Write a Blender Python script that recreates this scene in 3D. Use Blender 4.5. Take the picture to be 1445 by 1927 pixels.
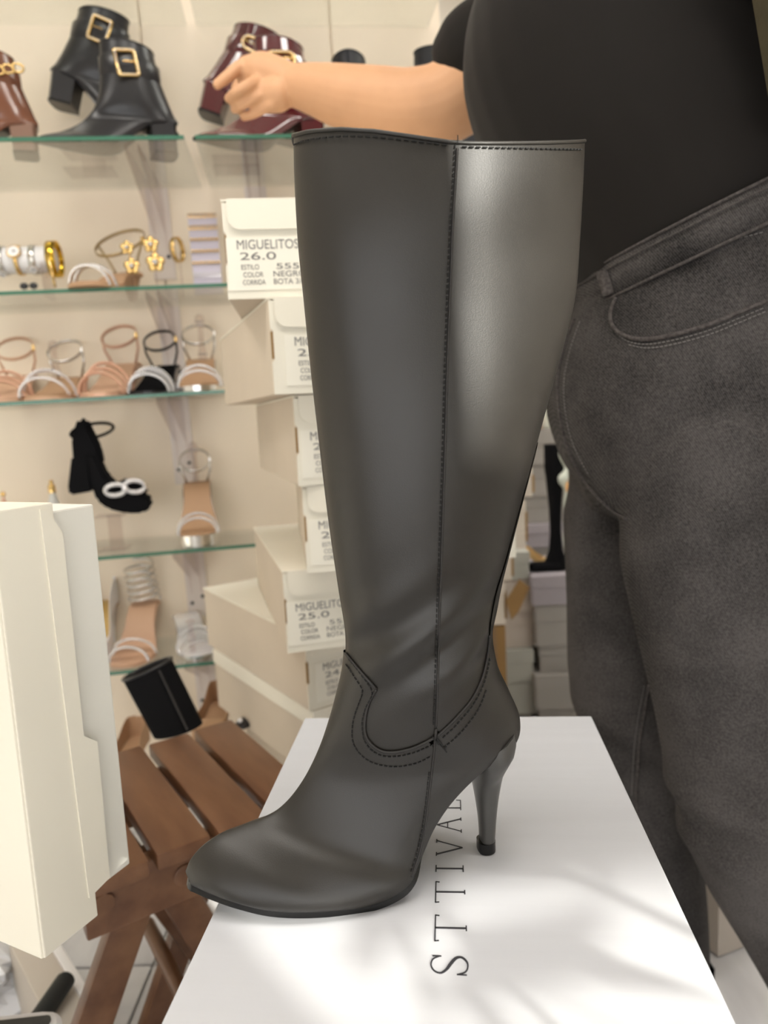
import bpy, bmesh, math, random
from mathutils import Vector, Matrix
from mathutils.bvhtree import BVHTree
for o in list(bpy.data.objects): bpy.data.objects.remove(o)
random.seed(7)
scene = bpy.context.scene
COL = scene.collection
R = math.radians
# ------------------------------------------------------------------ camera
FPX, CX, CY = 1336.0, 722.5, 963.5
PITCH, ROLL, CAMH = R(7.7), R(2.7), 0.912
_c, _s = math.cos(ROLL), math.sin(ROLL)
def _rl(v): return Vector((v[0]*_c + v[1]*_s, -v[0]*_s + v[1]*_c, v[2]))
_ax = _rl((1, 0, 0)); _ay = _rl((0, -math.sin(PITCH), math.cos(PITCH))); _az = _rl((0, -math.cos(PITCH), -math.sin(PITCH)))
W = Matrix((_ax, _ay, _az))            # image-space direction (right, down, forward) -> world
CAM = Vector((0, 0, CAMH))
cam_d = bpy.data.cameras.new('camera'); cam = bpy.data.objects.new('camera', cam_d); COL.objects.link(cam)
rot = Matrix((W.col[0], -W.col[1], -W.col[2])).transposed()
cam.matrix_world = Matrix.Translation(CAM) @ rot.to_4x4()
cam_d.sensor_fit = 'VERTICAL'; cam_d.sensor_height = 36; cam_d.sensor_width = 27
cam_d.lens = 36*FPX/1927; cam_d.clip_start = 0.02
cam_d.dof.use_dof = True; cam_d.dof.focus_distance = 0.47; cam_d.dof.aperture_fstop = 6.5
scene.camera = cam
# ------------------------------------------------------------------ world, sun, exposure
wd = bpy.data.worlds.new('sky'); scene.world = wd; wd.use_nodes = True
bg = wd.node_tree.nodes['Background']; bg.inputs[0].default_value = (1.0, 0.99, 0.98, 1); bg.inputs[1].default_value = 2.9
SUN_DIR = Vector((-0.80, 1.0, -0.42)).normalized()
sd = bpy.data.lights.new('sun', 'SUN'); sd.energy = 7.6; sd.angle = R(0.6); sd.color = (1.0, 0.97, 0.88)
so = bpy.data.objects.new('sun', sd); COL.objects.link(so)
so.rotation_euler = SUN_DIR.to_track_quat('-Z', 'Y').to_euler(); so.location = (1, -6, 5)
vs = scene.view_settings
vs.view_transform = 'Standard'; vs.look = 'None'; vs.gamma = 1; vs.use_curve_mapping = False; vs.exposure = 0.24
CEILING_FILL = 13.0
# ------------------------------------------------------------------ pixel helpers
def ray(px, py): return (W @ Vector(((px-CX)/FPX, (py-CY)/FPX, 1.0)))
def on_z(px, py, z):
    d = ray(px, py); return CAM + d*((z-CAMH)/d.z)
def on_y(px, py, y):
    d = ray(px, py); return CAM + d*(y/d.y)
def on_plane(px, py, p, n):
    d = ray(px, py); return CAM + d*((p-CAM).dot(n)/d.dot(n))
def catmull(P, n):
    """resample a list of equal-length tuples with a centripetal-ish spline, n pieces per segment"""
    out = []
    L = len(P)
    for i in range(L-1):
        p0, p1, p2, p3 = P[max(i-1, 0)], P[i], P[i+1], P[min(i+2, L-1)]
        for k in range(n):
            t = k/n
            out.append(tuple(0.5*(2*b + (c-a)*t + (2*a-5*b+4*c-d)*t*t + (3*b-a-3*c+d)*t**3) for a, b, c, d in zip(p0, p1, p2, p3)))
    out.append(tuple(P[-1])); return out
def resample(P, step):
    P = [Vector(p) for p in P]; out = [P[0].copy()]; acc = 0.0
    for a, b in zip(P, P[1:]):
        L = (b-a).length
        if L < 1e-9: continue
        t = step-acc
        while t <= L:
            out.append(a.lerp(b, t/L)); t += step
        acc = L-(t-step)
    return out
# ------------------------------------------------------------------ materials
MATS = {}
def _n(nt, t, **k):
    n = nt.nodes.new(t)
    for a, b in k.items(): setattr(n, a, b)
    return n
def mat(name, col, rough=0.6, metal=0.0, spec=0.5, var=0.0, vscale=8.0, bump=0.0, bscale=200.0, col2=None, coat=0.0, trans=0.0, sheen=0.0, ior=1.45, emit=None, estr=0.0, stretch=None, rvar=0.0):
    if name in MATS: return MATS[name]
    m = bpy.data.materials.new(name); m.use_nodes = True; nt = m.node_tree
    b = nt.nodes['Principled BSDF']
    b.inputs['Base Color'].default_value = (*col, 1); b.inputs['Roughness'].default_value = rough
    b.inputs['Metallic'].default_value = metal; b.inputs['Specular IOR Level'].default_value = spec
    b.inputs['Coat Weight'].default_value = coat; b.inputs['Coat Roughness'].default_value = 0.08
    b.inputs['Transmission Weight'].default_value = trans; b.inputs['IOR'].default_value = ior
    b.inputs['Sheen Weight'].default_value = sheen
    if emit: b.inputs['Emission Color'].default_value = (*emit, 1); b.inputs['Emission Strength'].default_value = estr
    tc = _n(nt, 'ShaderNodeTexCoord'); mp = _n(nt, 'ShaderNodeMapping'); nt.links.new(tc.outputs['Object'], mp.inputs[0])
    if stretch: mp.inputs['Scale'].default_value = stretch
    if var > 0 or col2:
        no = _n(nt, 'ShaderNodeTexNoise'); no.inputs['Scale'].default_value = vscale; no.inputs['Detail'].default_value = 5
        nt.links.new(mp.outputs[0], no.inputs['Vector'])
        cr = _n(nt, 'ShaderNodeValToRGB'); cr.color_ramp.elements[0].position = 0.3; cr.color_ramp.elements[1].position = 0.7
        c2 = col2 if col2 else tuple(min(1, c*(1+var)) for c in col); c1 = col if col2 else tuple(c*(1-var) for c in col)
        cr.color_ramp.elements[0].color = (*c1, 1); cr.color_ramp.elements[1].color = (*c2, 1)
        nt.links.new(no.outputs[0], cr.inputs[0]); nt.links.new(cr.outputs[0], b.inputs['Base Color'])
        if rvar:
            mr = _n(nt, 'ShaderNodeMapRange'); mr.inputs['To Min'].default_value = rough-rvar; mr.inputs['To Max'].default_value = rough+rvar
            nt.links.new(no.outputs[0], mr.inputs[0]); nt.links.new(mr.outputs[0], b.inputs['Roughness'])
    if bump > 0:
        n2 = _n(nt, 'ShaderNodeTexNoise'); n2.inputs['Scale'].default_value = bscale; n2.inputs['Detail'].default_value = 3
        nt.links.new(mp.outputs[0], n2.inputs['Vector'])
        bp = _n(nt, 'ShaderNodeBump'); bp.inputs['Strength'].default_value = bump; bp.inputs['Distance'].default_value = 0.001
        nt.links.new(n2.outputs[0], bp.inputs['Height']); nt.links.new(bp.outputs[0], b.inputs['Normal'])
    MATS[name] = m; return m
def glassmat(name, tint, refl=0.12, rough=0.02):
    """clear sheet: tinted see-through plus a Fresnel mirror"""
    m = bpy.data.materials.new(name); m.use_nodes = True; nt = m.node_tree; nt.nodes.clear()
    out = _n(nt, 'ShaderNodeOutputMaterial'); mx = _n(nt, 'ShaderNodeMixShader')
    tr = _n(nt, 'ShaderNodeBsdfTransparent'); tr.inputs[0].default_value = (*tint, 1)
    gl = _n(nt, 'ShaderNodeBsdfGlossy'); gl.inputs['Roughness'].default_value = rough
    fr = _n(nt, 'ShaderNodeLayerWeight'); fr.inputs[0].default_value = 0.25
    ml = _n(nt, 'ShaderNodeMath', operation='MULTIPLY'); ml.inputs[1].default_value = refl*2
    nt.links.new(fr.outputs['Facing'], ml.inputs[0]); nt.links.new(ml.outputs[0], mx.inputs[0]); nt.links.new(tr.outputs[0], mx.inputs[1]); nt.links.new(gl.outputs[0], mx.inputs[2])
    nt.links.new(mx.outputs[0], out.inputs[0]); MATS[name] = m; return m
M_LEATHER = mat('black_leather', (0.0115, 0.0096, 0.0074), 0.43, spec=0.66, var=0.10, vscale=30, bump=0.10, bscale=1500, rvar=0.05)
M_SOLE = mat('black_sole', (0.004, 0.004, 0.004), 0.25, spec=0.5)
M_HEEL = mat('grey_black_heel', (0.05, 0.048, 0.045), 0.32, spec=0.6)
M_THREAD = mat('black_thread', (0.006, 0.006, 0.006), 0.8)
M_EDGE = mat('leather_edge', (0.02, 0.018, 0.017), 0.6)
M_BOX = mat('white_card', (0.50, 0.51, 0.54), 0.5, spec=0.3, var=0.02, vscale=6, bump=0.05, bscale=60, stretch=(1, 14, 1))
M_BOX2 = mat('cream_card', (0.80, 0.765, 0.66), 0.6, spec=0.25, var=0.02, vscale=5)
M_BOXS = mat('kraft_grey_card', (0.64, 0.555, 0.45), 0.75, spec=0.2, var=0.03, vscale=9)
M_BOX3 = mat('ivory_card', (0.82, 0.78, 0.67), 0.5, spec=0.3, var=0.02, vscale=7)
M_KRAFT = mat('brown_kraft', (0.27, 0.16, 0.06), 0.8, var=0.1)
M_INK = mat('dark_ink', (0.025, 0.025, 0.03), 0.6)
M_INK2 = mat('grey_ink', (0.17, 0.165, 0.16), 0.6)
M_LABEL = mat('label_paper', (0.84, 0.81, 0.71), 0.45)
M_WALL = mat('cream_panel', (0.89, 0.775, 0.63), 0.45, spec=0.3, var=0.05, vscale=2.2)
M_PLAIN = mat('white_plaster', (0.72, 0.69, 0.63), 0.8, var=0.03, vscale=3)
M_GLASS = glassmat('shelf_glass', (0.94, 0.96, 0.95), 0.36)
M_GEDGE = mat('green_glass_edge', (0.05, 0.17, 0.115), 0.12, spec=0.6)
M_ACRYL = glassmat('clear_acrylic', (0.93, 0.90, 0.89), 0.22, 0.06)
M_ACR2 = mat('milky_acrylic', (0.76, 0.68, 0.63), 0.2, spec=0.5)
M_WOOD = mat('varnished_wood', (0.10, 0.041, 0.019), 0.36, spec=0.5, col2=(0.185, 0.09, 0.045), vscale=5, stretch=(6, 1, 6), bump=0.05, bscale=40)
M_GOLD = mat('gold', (0.83, 0.58, 0.24), 0.25, 1.0)
M_SILVER = mat('silver', (0.75, 0.74, 0.72), 0.22, 1.0)
M_CRYSTAL = mat('rhinestone', (0.93, 0.93, 0.96), 0.08, 0.55, spec=1.0)
M_NUDE = mat('nude_leather', (0.62, 0.39, 0.26), 0.45, var=0.05)
M_TAN = mat('tan_insole', (0.47, 0.29, 0.17), 0.55, var=0.05)
M_WHITE = mat('white_leather', (0.80, 0.79, 0.80), 0.35)
M_BLACKGLOSS = mat('black_smooth_leather', (0.014, 0.014, 0.017), 0.3, spec=0.55)
M_SUEDE = mat('black_suede', (0.006, 0.006, 0.007), 0.9, spec=0.1)
M_BURG = mat('burgundy_patent', (0.085, 0.006, 0.012), 0.12, spec=0.7, coat=1.0)
M_BROWN = mat('brown_smooth_leather', (0.17, 0.06, 0.03), 0.22, spec=0.6, coat=0.4)
M_BROWNH = mat('brown_heel', (0.23, 0.13, 0.09), 0.5)
M_SKIN = mat('skin', (0.65, 0.365, 0.205), 0.5, spec=0.35, var=0.06, vscale=14)
M_SHIRT = mat('black_jersey', (0.013, 0.0112, 0.010), 0.85, spec=0.2, sheen=0.05, bump=0.1, bscale=900)
M_RUBBER = mat('black_rubber', (0.012, 0.014, 0.014), 0.6)
M_HAIR = mat('dark_hair', (0.02, 0.012, 0.008), 0.4)
def denim():
    m = bpy.data.materials.new('washed_black_denim'); m.use_nodes = True; nt = m.node_tree; b = nt.nodes['Principled BSDF']
    b.inputs['Roughness'].default_value = 0.85; b.inputs['Specular IOR Level'].default_value = 0.15
    tc = _n(nt, 'ShaderNodeTexCoord'); mp = _n(nt, 'ShaderNodeMapping'); mp.inputs['Rotation'].default_value = (0, R(28), 0)
    nt.links.new(tc.outputs['Object'], mp.inputs[0])
    wv = _n(nt, 'ShaderNodeTexWave'); wv.inputs['Scale'].default_value = 190; wv.inputs['Distortion'].default_value = 3.0; wv.inputs['Detail'].default_value = 2; wv.inputs['Detail Scale'].default_value = 3
    nt.links.new(mp.outputs[0], wv.inputs['Vector'])
    n1 = _n(nt, 'ShaderNodeTexNoise'); n1.inputs['Scale'].default_value = 9; n1.inputs['Detail'].default_value = 3
    n2 = _n(nt, 'ShaderNodeTexNoise'); n2.inputs['Scale'].default_value = 420; n2.inputs['Detail'].default_value = 2
    nt.links.new(tc.outputs['Object'], n1.inputs['Vector']); nt.links.new(tc.outputs['Object'], n2.inputs['Vector'])
    a = _n(nt, 'ShaderNodeMath', operation='MULTIPLY_ADD'); a.inputs[1].default_value = 0.28; nt.links.new(wv.outputs['Fac'], a.inputs[0]); nt.links.new(n1.outputs[0], a.inputs[2])
    a2 = _n(nt, 'ShaderNodeMath', operation='MULTIPLY_ADD'); a2.inputs[1].default_value = 0.75; nt.links.new(n2.outputs[0], a2.inputs[0]); nt.links.new(a.outputs[0], a2.inputs[2])
    cr = _n(nt, 'ShaderNodeValToRGB'); e = cr.color_ramp.elements
    e[0].position = 0.75; e[0].color = (0.013, 0.0118, 0.0118, 1); e[1].position = 1.35; e[1].color = (0.088, 0.081, 0.079, 1)
    mr = _n(nt, 'ShaderNodeMapRange'); mr.inputs['From Min'].default_value = 0.6; mr.inputs['From Max'].default_value = 1.3
    nt.links.new(a2.outputs[0], mr.inputs[0]); nt.links.new(mr.outputs[0], cr.inputs[0])
    e[0].position = 0.1; e[1].position = 1.0
    nt.links.new(cr.outputs[0], b.inputs['Base Color'])
    bp = _n(nt, 'ShaderNodeBump'); bp.inputs['Strength'].default_value = 0.35; bp.inputs['Distance'].default_value = 0.0006
    nt.links.new(a2.outputs[0], bp.inputs['Height']); nt.links.new(bp.outputs[0], b.inputs['Normal'])
    return m
M_DENIM = denim()
M_DENIM2 = mat('denim_seam', (0.07, 0.062, 0.06), 0.85, spec=0.15, var=0.4, vscale=300)
# ------------------------------------------------------------------ mesh builder
class MB:
    def __init__(s): s.v = []; s.f = []
    def add(s, V, F):
        o = len(s.v); s.v += [tuple(p) for p in V]; s.f += [tuple(i+o for i in q) for q in F]; return s
    def box(s, c, d, rz=0.0, M=None, bev=0.0):
        cx, cy, cz = c; x, y, z = d[0]/2, d[1]/2, d[2]/2
        if bev > 0:
            bm = bmesh.new(); bmesh.ops.create_cube(bm, size=1)
            for v in bm.verts: v.co = Vector((v.co.x*d[0], v.co.y*d[1], v.co.z*d[2]))
            bmesh.ops.bevel(bm, geom=list(bm.edges), offset=bev, segments=2, affect='EDGES', profile=0.6)
            V = [v.co.copy() for v in bm.verts]; bm.verts.index_update(); F = [[v.index for v in f.verts] for f in bm.faces]; bm.free()
        else:
            V = [Vector((i, j, k)) for i in (-x, x) for j in (-y, y) for k in (-z, z)]
            F = [(0, 1, 3, 2), (4, 6, 7, 5), (0, 4, 5, 1), (2, 3, 7, 6), (0, 2, 6, 4), (1, 5, 7, 3)]
        T = Matrix.Translation(Vector(c)) @ (M.to_4x4() if M else Matrix.Rotation(rz, 4, 'Z'))
        return s.add([T @ p for p in V], F)
    def loft(s, rings, cap=True, closed=True):
        n = len(rings[0]); V = [p for r in rings for p in r]; F = []
        for i in range(len(rings)-1):
            for j in range(n if closed else n-1):
                a, b = i*n+j, i*n+(j+1) % n
                F.append((a, b, b+n, a+n))
        if cap and closed:
            F.append(tuple(range(n-1, -1, -1))); F.append(tuple((len(rings)-1)*n+j for j in range(n)))
        return s.add(V, F)
    def tube(s, P, r, n=6, cap=True, flat=None):
        P = [Vector(p) for p in P]; rings = []; up = None
        rr = r if isinstance(r, (list, tuple)) else [r]*len(P)
        for i, p in enumerate(P):
            t = (P[min(i+1, len(P)-1)]-P[max(i-1, 0)])
            if t.length < 1e-9: t = Vector((0, 0, 1))
            t.normalize()
            if up is None: up = t.orthogonal().normalized()
            up = (up - t*up.dot(t))
            if up.length < 1e-6: up = t.orthogonal()
            up.normalize(); sd_ = t.cross(up)
            rings.append([p + (up*math.cos(2*math.pi*k/n) + sd_*math.sin(2*math.pi*k/n))*rr[i] for k in range(n)])
        return s.loft(rings, cap)
    def strip(s, P, side, w, th):
        """flat band along P; side(i) gives the width direction, thickness along cross"""
        rings = []
        P = [Vector(p) for p in P]
        for i, p in enumerate(P):
            t = (P[min(i+1, len(P)-1)]-P[max(i-1, 0)]).normalized(); sv = Vector(side(i)).normalized(); nn = t.cross(sv).normalized()
            rings.append([p-sv*w/2-nn*th/2, p+sv*w/2-nn*th/2, p+sv*w/2+nn*th/2, p-sv*w/2+nn*th/2])
        return s.loft(rings)
    def lathe(s, prof, n=16, M=None):
        rings = [[Vector((r*math.cos(2*math.pi*k/n), r*math.sin(2*math.pi*k/n), z)) for k in range(n)] for r, z in prof]
        if M: rings = [[M @ p for p in q] for q in rings]
        return s.loft(rings)
    def ball(s, c, r, n=6, sq=(1, 1, 1)):
        prof = [(math.sin(math.pi*(i+0.02)/(n+0.04)), -math.cos(math.pi*(i+0.02)/(n+0.04))) for i in range(n+1)]
        rings = [[Vector(c)+Vector((q*math.cos(2*math.pi*k/(n+2))*r*sq[0], q*math.sin(2*math.pi*k/(n+2))*r*sq[1], z*r*sq[2])) for k in range(n+2)] for q, z in prof]
        return s.loft(rings)
    def prism(s, pts, th, M=None):
        """2D polygon (x,z) extruded +-th/2 in y"""
        n = len(pts); V = [Vector((x, -th/2, z)) for x, z in pts]+[Vector((x, th/2, z)) for x, z in pts]
        if M: V = [M @ p for p in V]
        return s.add(V, [tuple(range(n)), tuple(range(2*n-1, n-1, -1))]+[(i, i+n, (i+1) % n+n, (i+1) % n) for i in range(n)])
    def build(s, name, m, parent=None, smooth=False, M=None, mods=None):
        me = bpy.data.meshes.new(name); V = [M @ Vector(p) for p in s.v] if M else s.v
        me.from_pydata([tuple(p) for p in V], [], s.f); me.validate(); me.materials.append(m)
        bm = bmesh.new(); bm.from_mesh(me); bmesh.ops.recalc_face_normals(bm, faces=bm.faces); bm.to_mesh(me); bm.free()
        if smooth: me.polygons.foreach_set('use_smooth', [True]*len(me.polygons))
        o = bpy.data.objects.new(name, me); COL.objects.link(o)
        if parent: o.parent = parent
        if smooth and smooth != 'all': autosmooth(o)
        return o
def autosmooth(o, ang=40):
    bm = bmesh.new(); bm.from_mesh(o.data)
    for e in bm.edges:
        e.smooth = not (len(e.link_faces) == 2 and e.calc_face_angle(0) > R(ang))
    bm.to_mesh(o.data); bm.free()
def tag(o, label=None, cat=None, group=None, kind=None):
    if label: o['label'] = label
    if cat: o['category'] = cat
    if group: o['group'] = group
    if kind: o['kind'] = kind
    return o
def empty(name, M, label, cat, group=None):
    o = bpy.data.objects.new(name, None); COL.objects.link(o); o.empty_display_size = 0.05
    if not isinstance(M, Matrix): M = Matrix.Translation(Vector(M))
    o.matrix_world = M; return tag(o, label, cat, group)
def copy_tree(o, M=None, parent=None):
    c = o.copy(); COL.objects.link(c); c.parent = parent
    if M is not None: c.matrix_world = M
    for ch in list(o.children):
        d = ch.copy(); COL.objects.link(d); d.parent = c
        for g in list(ch.children):
            e = g.copy(); COL.objects.link(e); e.parent = d
    return c
def circ(c, a, b, n=24, ax=(1, 0, 0), ay=(0, 0, 1), a0=0.0, a1=2*math.pi, close=True):
    c, ax, ay = Vector(c), Vector(ax), Vector(ay)
    k = n if close else n
    return [c + ax*(a*math.cos(a0+(a1-a0)*i/k)) + ay*(b*math.sin(a0+(a1-a0)*i/k)) for i in range(k+1)]
def remeshed(mb, name, m, parent, voxel, smooth_it=6):
    """fuse overlapping lofts into one continuous skin"""
    o = mb.build(name+'_raw', m)
    md = o.modifiers.new('r', 'REMESH'); md.mode = 'VOXEL'; md.voxel_size = voxel; md.use_smooth_shade = True
    if smooth_it:
        sm = o.modifiers.new('s', 'SMOOTH'); sm.factor = 0.5; sm.iterations = smooth_it
    dg = bpy.context.evaluated_depsgraph_get(); ev = o.evaluated_get(dg)
    me = bpy.data.meshes.new_from_object(ev); me.name = name
    bpy.data.objects.remove(o)
    me.materials.clear(); me.materials.append(m)
    me.polygons.foreach_set('use_smooth', [True]*len(me.polygons))
    n = bpy.data.objects.new(name, me); COL.objects.link(n)
    if parent: n.parent = parent
    return n
def bvh_of(o):
    me = o.data; Mw = o.matrix_basis if o.parent is None else o.parent.matrix_basis @ o.matrix_basis
    return BVHTree.FromPolygons([Mw @ v.co for v in me.vertices], [tuple(p.vertices) for p in me.polygons])
def surf(bvh, px, py, off=0.0):
    d = ray(px, py).normalized(); h = bvh.ray_cast(CAM, d)
    if h[0] is None: return None, None
    n = h[1] if h[1].dot(d) < 0 else -h[1]
    return h[0]+n*off, n
def surf_line(bvh, pts, off, sub=6):
    out = []; nn = []
    for q in catmull(pts, sub):
        p, n = surf(bvh, q[0], q[1], off)
        if p is not None: out.append(p); nn.append(n)
    return out, nn
def text_mesh(name, body, m, parent, M, size, xs=1.0, depth=0.0002):
    cu = bpy.data.curves.new(name, 'FONT'); cu.body = body; cu.size = size; cu.extrude = depth
    o = bpy.data.objects.new(name+'_c', cu); COL.objects.link(o)
    dg = bpy.context.evaluated_depsgraph_get(); me = bpy.data.meshes.new_from_object(o.evaluated_get(dg)); bpy.data.objects.remove(o)
    me.materials.clear(); me.materials.append(m); me.transform(M @ Matrix.Diagonal((xs, 1, 1, 1)))
    n = bpy.data.objects.new(name, me); COL.objects.link(n); n.parent = parent; return n
# ------------------------------------------------------------------ setting
def struct(name, mb, m, smooth=False):
    return tag(mb.build(name, m, None, smooth), kind='structure')
XL, XR, YF, YB, ZC = -2.3, 2.3, -1.3, 3.3, 2.75
floor = struct('floor', MB().box((0, 1.0, -0.03), (XR-XL+0.3, YB-YF+0.3, 0.05)), mat('grout', (0.42, 0.42, 0.41), 0.9))
def marble():
    m = mat('white_marble', (0.66, 0.66, 0.67), 0.18, spec=0.5, col2=(0.50, 0.50, 0.52), vscale=5, stretch=(3, 0.8, 1)); return m
tl = MB().box((0, 0, -0.0025), (0.395, 0.395, 0.012), bev=0.0015).build('tile', marble(), floor)
first = True
for i in range(-3, 6):
    for j in range(0, 8):
        t = tl if first else tl.copy()
        if not first: COL.objects.link(t)
        first = False
        t.parent = floor; t.location = (0.4*i-0.23, 0.4*j+0.1, 0); t.rotation_euler.z = R(90)*((i*3+j) % 4)
struct('ceiling', MB().box((0, 1.0, ZC+0.03), (XR-XL+0.3, YB-YF+0.3, 0.06)), M_PLAIN)
struct('wall_left', MB().box((XL-0.04, 1.0, ZC/2), (0.08, YB-YF+0.2, ZC)), M_PLAIN)
struct('wall_right', MB().box((XR+0.04, 1.0, ZC/2), (0.08, YB-YF+0.2, ZC)), M_PLAIN)
struct('wall_far', MB().box((0, YB+0.04, ZC/2), (XR-XL+0.3, 0.08, ZC)), M_PLAIN)
# unseen shop front: three openings and a transom shaped to place the sun patches
wf = MB()
def wseg(x0, x1, z0, z1): wf.box(((x0+x1)/2, YF-0.05, (z0+z1)/2), (x1-x0, 0.1, z1-z0))
wseg(XL, XR, 0, 0.35); wseg(XL, XR, 1.955, ZC); wseg(XL, XR, 1.372, 1.605)
wseg(XL, -1.7, 0.35, 1.372); wseg(1.95, XR, 0.35, 1.372)
wseg(XL, 1.425, 1.605, 1.955); wseg(1.665, XR, 1.605, 1.955); wseg(0.86, 1.255, 0.35, 1.372)  # last segment: pier added to keep sun off the ivory box
struct('wall_front', wf, M_PLAIN)
fr = MB()
for x in (-1.7, -0.5, 0.6, 1.93): fr.box((x, YF-0.05, 0.86), (0.045, 0.06, 1.03))
fr.box((0.12, YF-0.05, 0.372), (3.6, 0.06, 0.045))
struct('window_1', fr, mat('window_frame', (0.25, 0.25, 0.25), 0.5))
for i, (x, y) in enumerate(((-1.1, 0.2), (0.0, 0.2), (1.1, 0.2), (-1.1, 1.9), (1.1, 1.9), (0.0, 2.4))):  # unseen glowing panels added to brighten the interior
    r = empty('ceiling_fill', (x, y, ZC-0.03), 'flat square ceiling light panel above the shop floor', 'light', 'ceiling light panels')
    MB().box((0, 0, 0), (0.64, 0.64, 0.05)).build('frame', M_WHITE, r)
    MB().box((0, 0, -0.027), (0.58, 0.58, 0.006)).build('diffuser', mat('fill_diffuser', (1, 1, 1), 0.5, emit=(1.0, 0.95, 0.88), estr=CEILING_FILL), r)
# ---- shelf wall
YAW, TILT = R(7.5), R(0.9)
_u = Vector((math.cos(YAW), math.sin(YAW), 0)); _b = Vector((-math.sin(YAW), math.cos(YAW), 0))
FW = Matrix.Translation(Vector((-0.62, 1.70, 0))) @ Matrix((_u, _b, Vector((0, 0, 1)))).transposed().to_4x4() @ Matrix.Rotation(-TILT, 4, 'Y')
FWi = FW.inverted(); WN = -(FW.to_3x3() @ Vector((0, 1, 0)))
def wl(px, py, q):
    """pixel -> shelf-wall local point at distance q in front of the wall panel"""
    return FWi @ on_plane(px, py, FW @ Vector((0, -q, 0)), WN)
def wm(s, q, z, rz=0.0): return FW @ Matrix.Translation(Vector((s, -q, z))) @ Matrix.Rotation(rz, 4, 'Z')
SEND = 0.84
wb = MB(); wb.box((SEND/2-0.75, 0.03, 1.36), (SEND+1.5, 0.06, 2.72))
wbo = struct('wall_back', wb, M_WALL); wbo.matrix_world = FW
sb = wl(300, 400, 0).x; sb2 = wl(478, 330, 0).x; sb0 = sb-0.62
for i, (x0, x1) in enumerate(((-1.49, sb0), (sb0, sb), (sb, sb2+0.2), (sb2+0.2, SEND))):
    for j, (z0, z1) in enumerate(((0.02, 1.20), (1.20, 2.6))):
        MB().box(((x0+x1)/2, -0.004, (z0+z1)/2), (x1-x0-0.004, 0.008, z1-z0-0.004), bev=0.001).build('panel', M_WALL, wbo)
# shelves: (pixel y of the front edge at x=200, depth)
QF = {1: 0.30, 2: 0.30, 3: 0.24, 4: 0.24, 5: 0.24, 6: 0.24}
SZ = {1: wl(200, 46, 0.0).z}
for k, y in ((2, 256), (3, 541), (4, 746), (5, 1047), (6, 1266)): SZ[k] = wl(200, y, QF[k]).z
GT = 0.007
def glass_shelf(k, s0, s1, label):
    r = empty('glass_shelf', wm((s0+s1)/2, QF[k]/2, SZ[k]), label, 'shelf', 'glass wall shelves')
    MB().box((0, 0.003, -GT/2), (s1-s0, QF[k]-0.012, GT)).build('pane', M_GLASS, r)
    tag(MB().box((0, -QF[k]/2+0.0015, -GT/2), (s1-s0, 0.003, GT)).build('edge', M_GEDGE, r), 'polished green glass edge')
sA = wl(345, 250, QF[2]).x; sB = wl(366, 248, QF[2]).x
glass_shelf(1, -1.4, sA, 'topmost glass shelf, left pane, above the black ankle boots')
glass_shelf(1, sB, SEND-0.03, 'topmost glass shelf, right pane, above the burgundy boots')
glass_shelf(2, -1.4, sA, 'glass shelf carrying the brown and black ankle boots')
glass_shelf(2, sB, SEND-0.03, 'glass shelf carrying the burgundy boots')
glass_shelf(3, -1.4, sb2+0.1, 'glass shelf carrying the watches and gold earrings')
glass_shelf(4, -1.4, sb2+0.1, 'glass shelf carrying the row of strappy sandals')
glass_shelf(5, -1.4, sb2+0.1, 'glass shelf under the silver platform sandal')
glass_shelf(6, -1.4, sb2+0.1, 'lowest glass shelf with the white pump and coiled sandal')
M_SCREW = mat('black_screw', (0.02, 0.02, 0.02), 0.5)
def bracket(k, s, label):
    q = QF[k]*0.92; r = empty('shelf_bracket', wm(s, 0.0, SZ[k]-GT), label, 'bracket', 'clear acrylic shelf brackets')
    for dx in (-0.012, 0.012):
        m = MB(); V = [(-0.009, 0), (-q, 0), (-q, -0.012), (-0.02, -0.10), (-0.009, -0.17)]
        m.add([Vector((dx+e, y, z)) for e in (-0.002, 0.002) for y, z in V], [(0, 1, 2, 3, 4), (9, 8, 7, 6, 5)]+[(i, (i+1) % 5, (i+1) % 5+5, i+5) for i in range(5)])
        m.build('arm', M_ACRYL, r)
    MB().box((0, -0.0115, -0.10), (0.05, 0.004, 0.2)).build('back_plate', M_ACR2, r)
    for dx, dz in ((-0.013, -0.165), (0.013, -0.15)):
        MB().lathe([(0.0, 0.001), (0.0042, 0.001), (0.0042, 0.004), (0.0, 0.005)], 10, Matrix.Translation((dx, -0.0125, dz)) @ Matrix.Rotation(R(90), 4, 'X')).build('screw', M_SCREW, r)
for k, lb in ((2, 'under the black ankle boots'), (3, 'under the gold flower earrings'), (4, 'under the black sandal'), (5, 'under the silver platform sandal'), (6, 'on the lowest shelf')):
    bracket(k, sb, 'clear acrylic shelf bracket with black screws '+lb)
bracket(2, sb2, 'clear acrylic shelf bracket under the burgundy boots')
LBK = {2: 'highest of five', 3: 'second of five', 4: 'middle of five', 5: 'fourth of five', 6: 'lowest of five'}
for k in (2, 3, 4, 5, 6): bracket(k, sb0, 'clear acrylic shelf bracket beyond the left edge of the picture, '+LBK[k])
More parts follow.
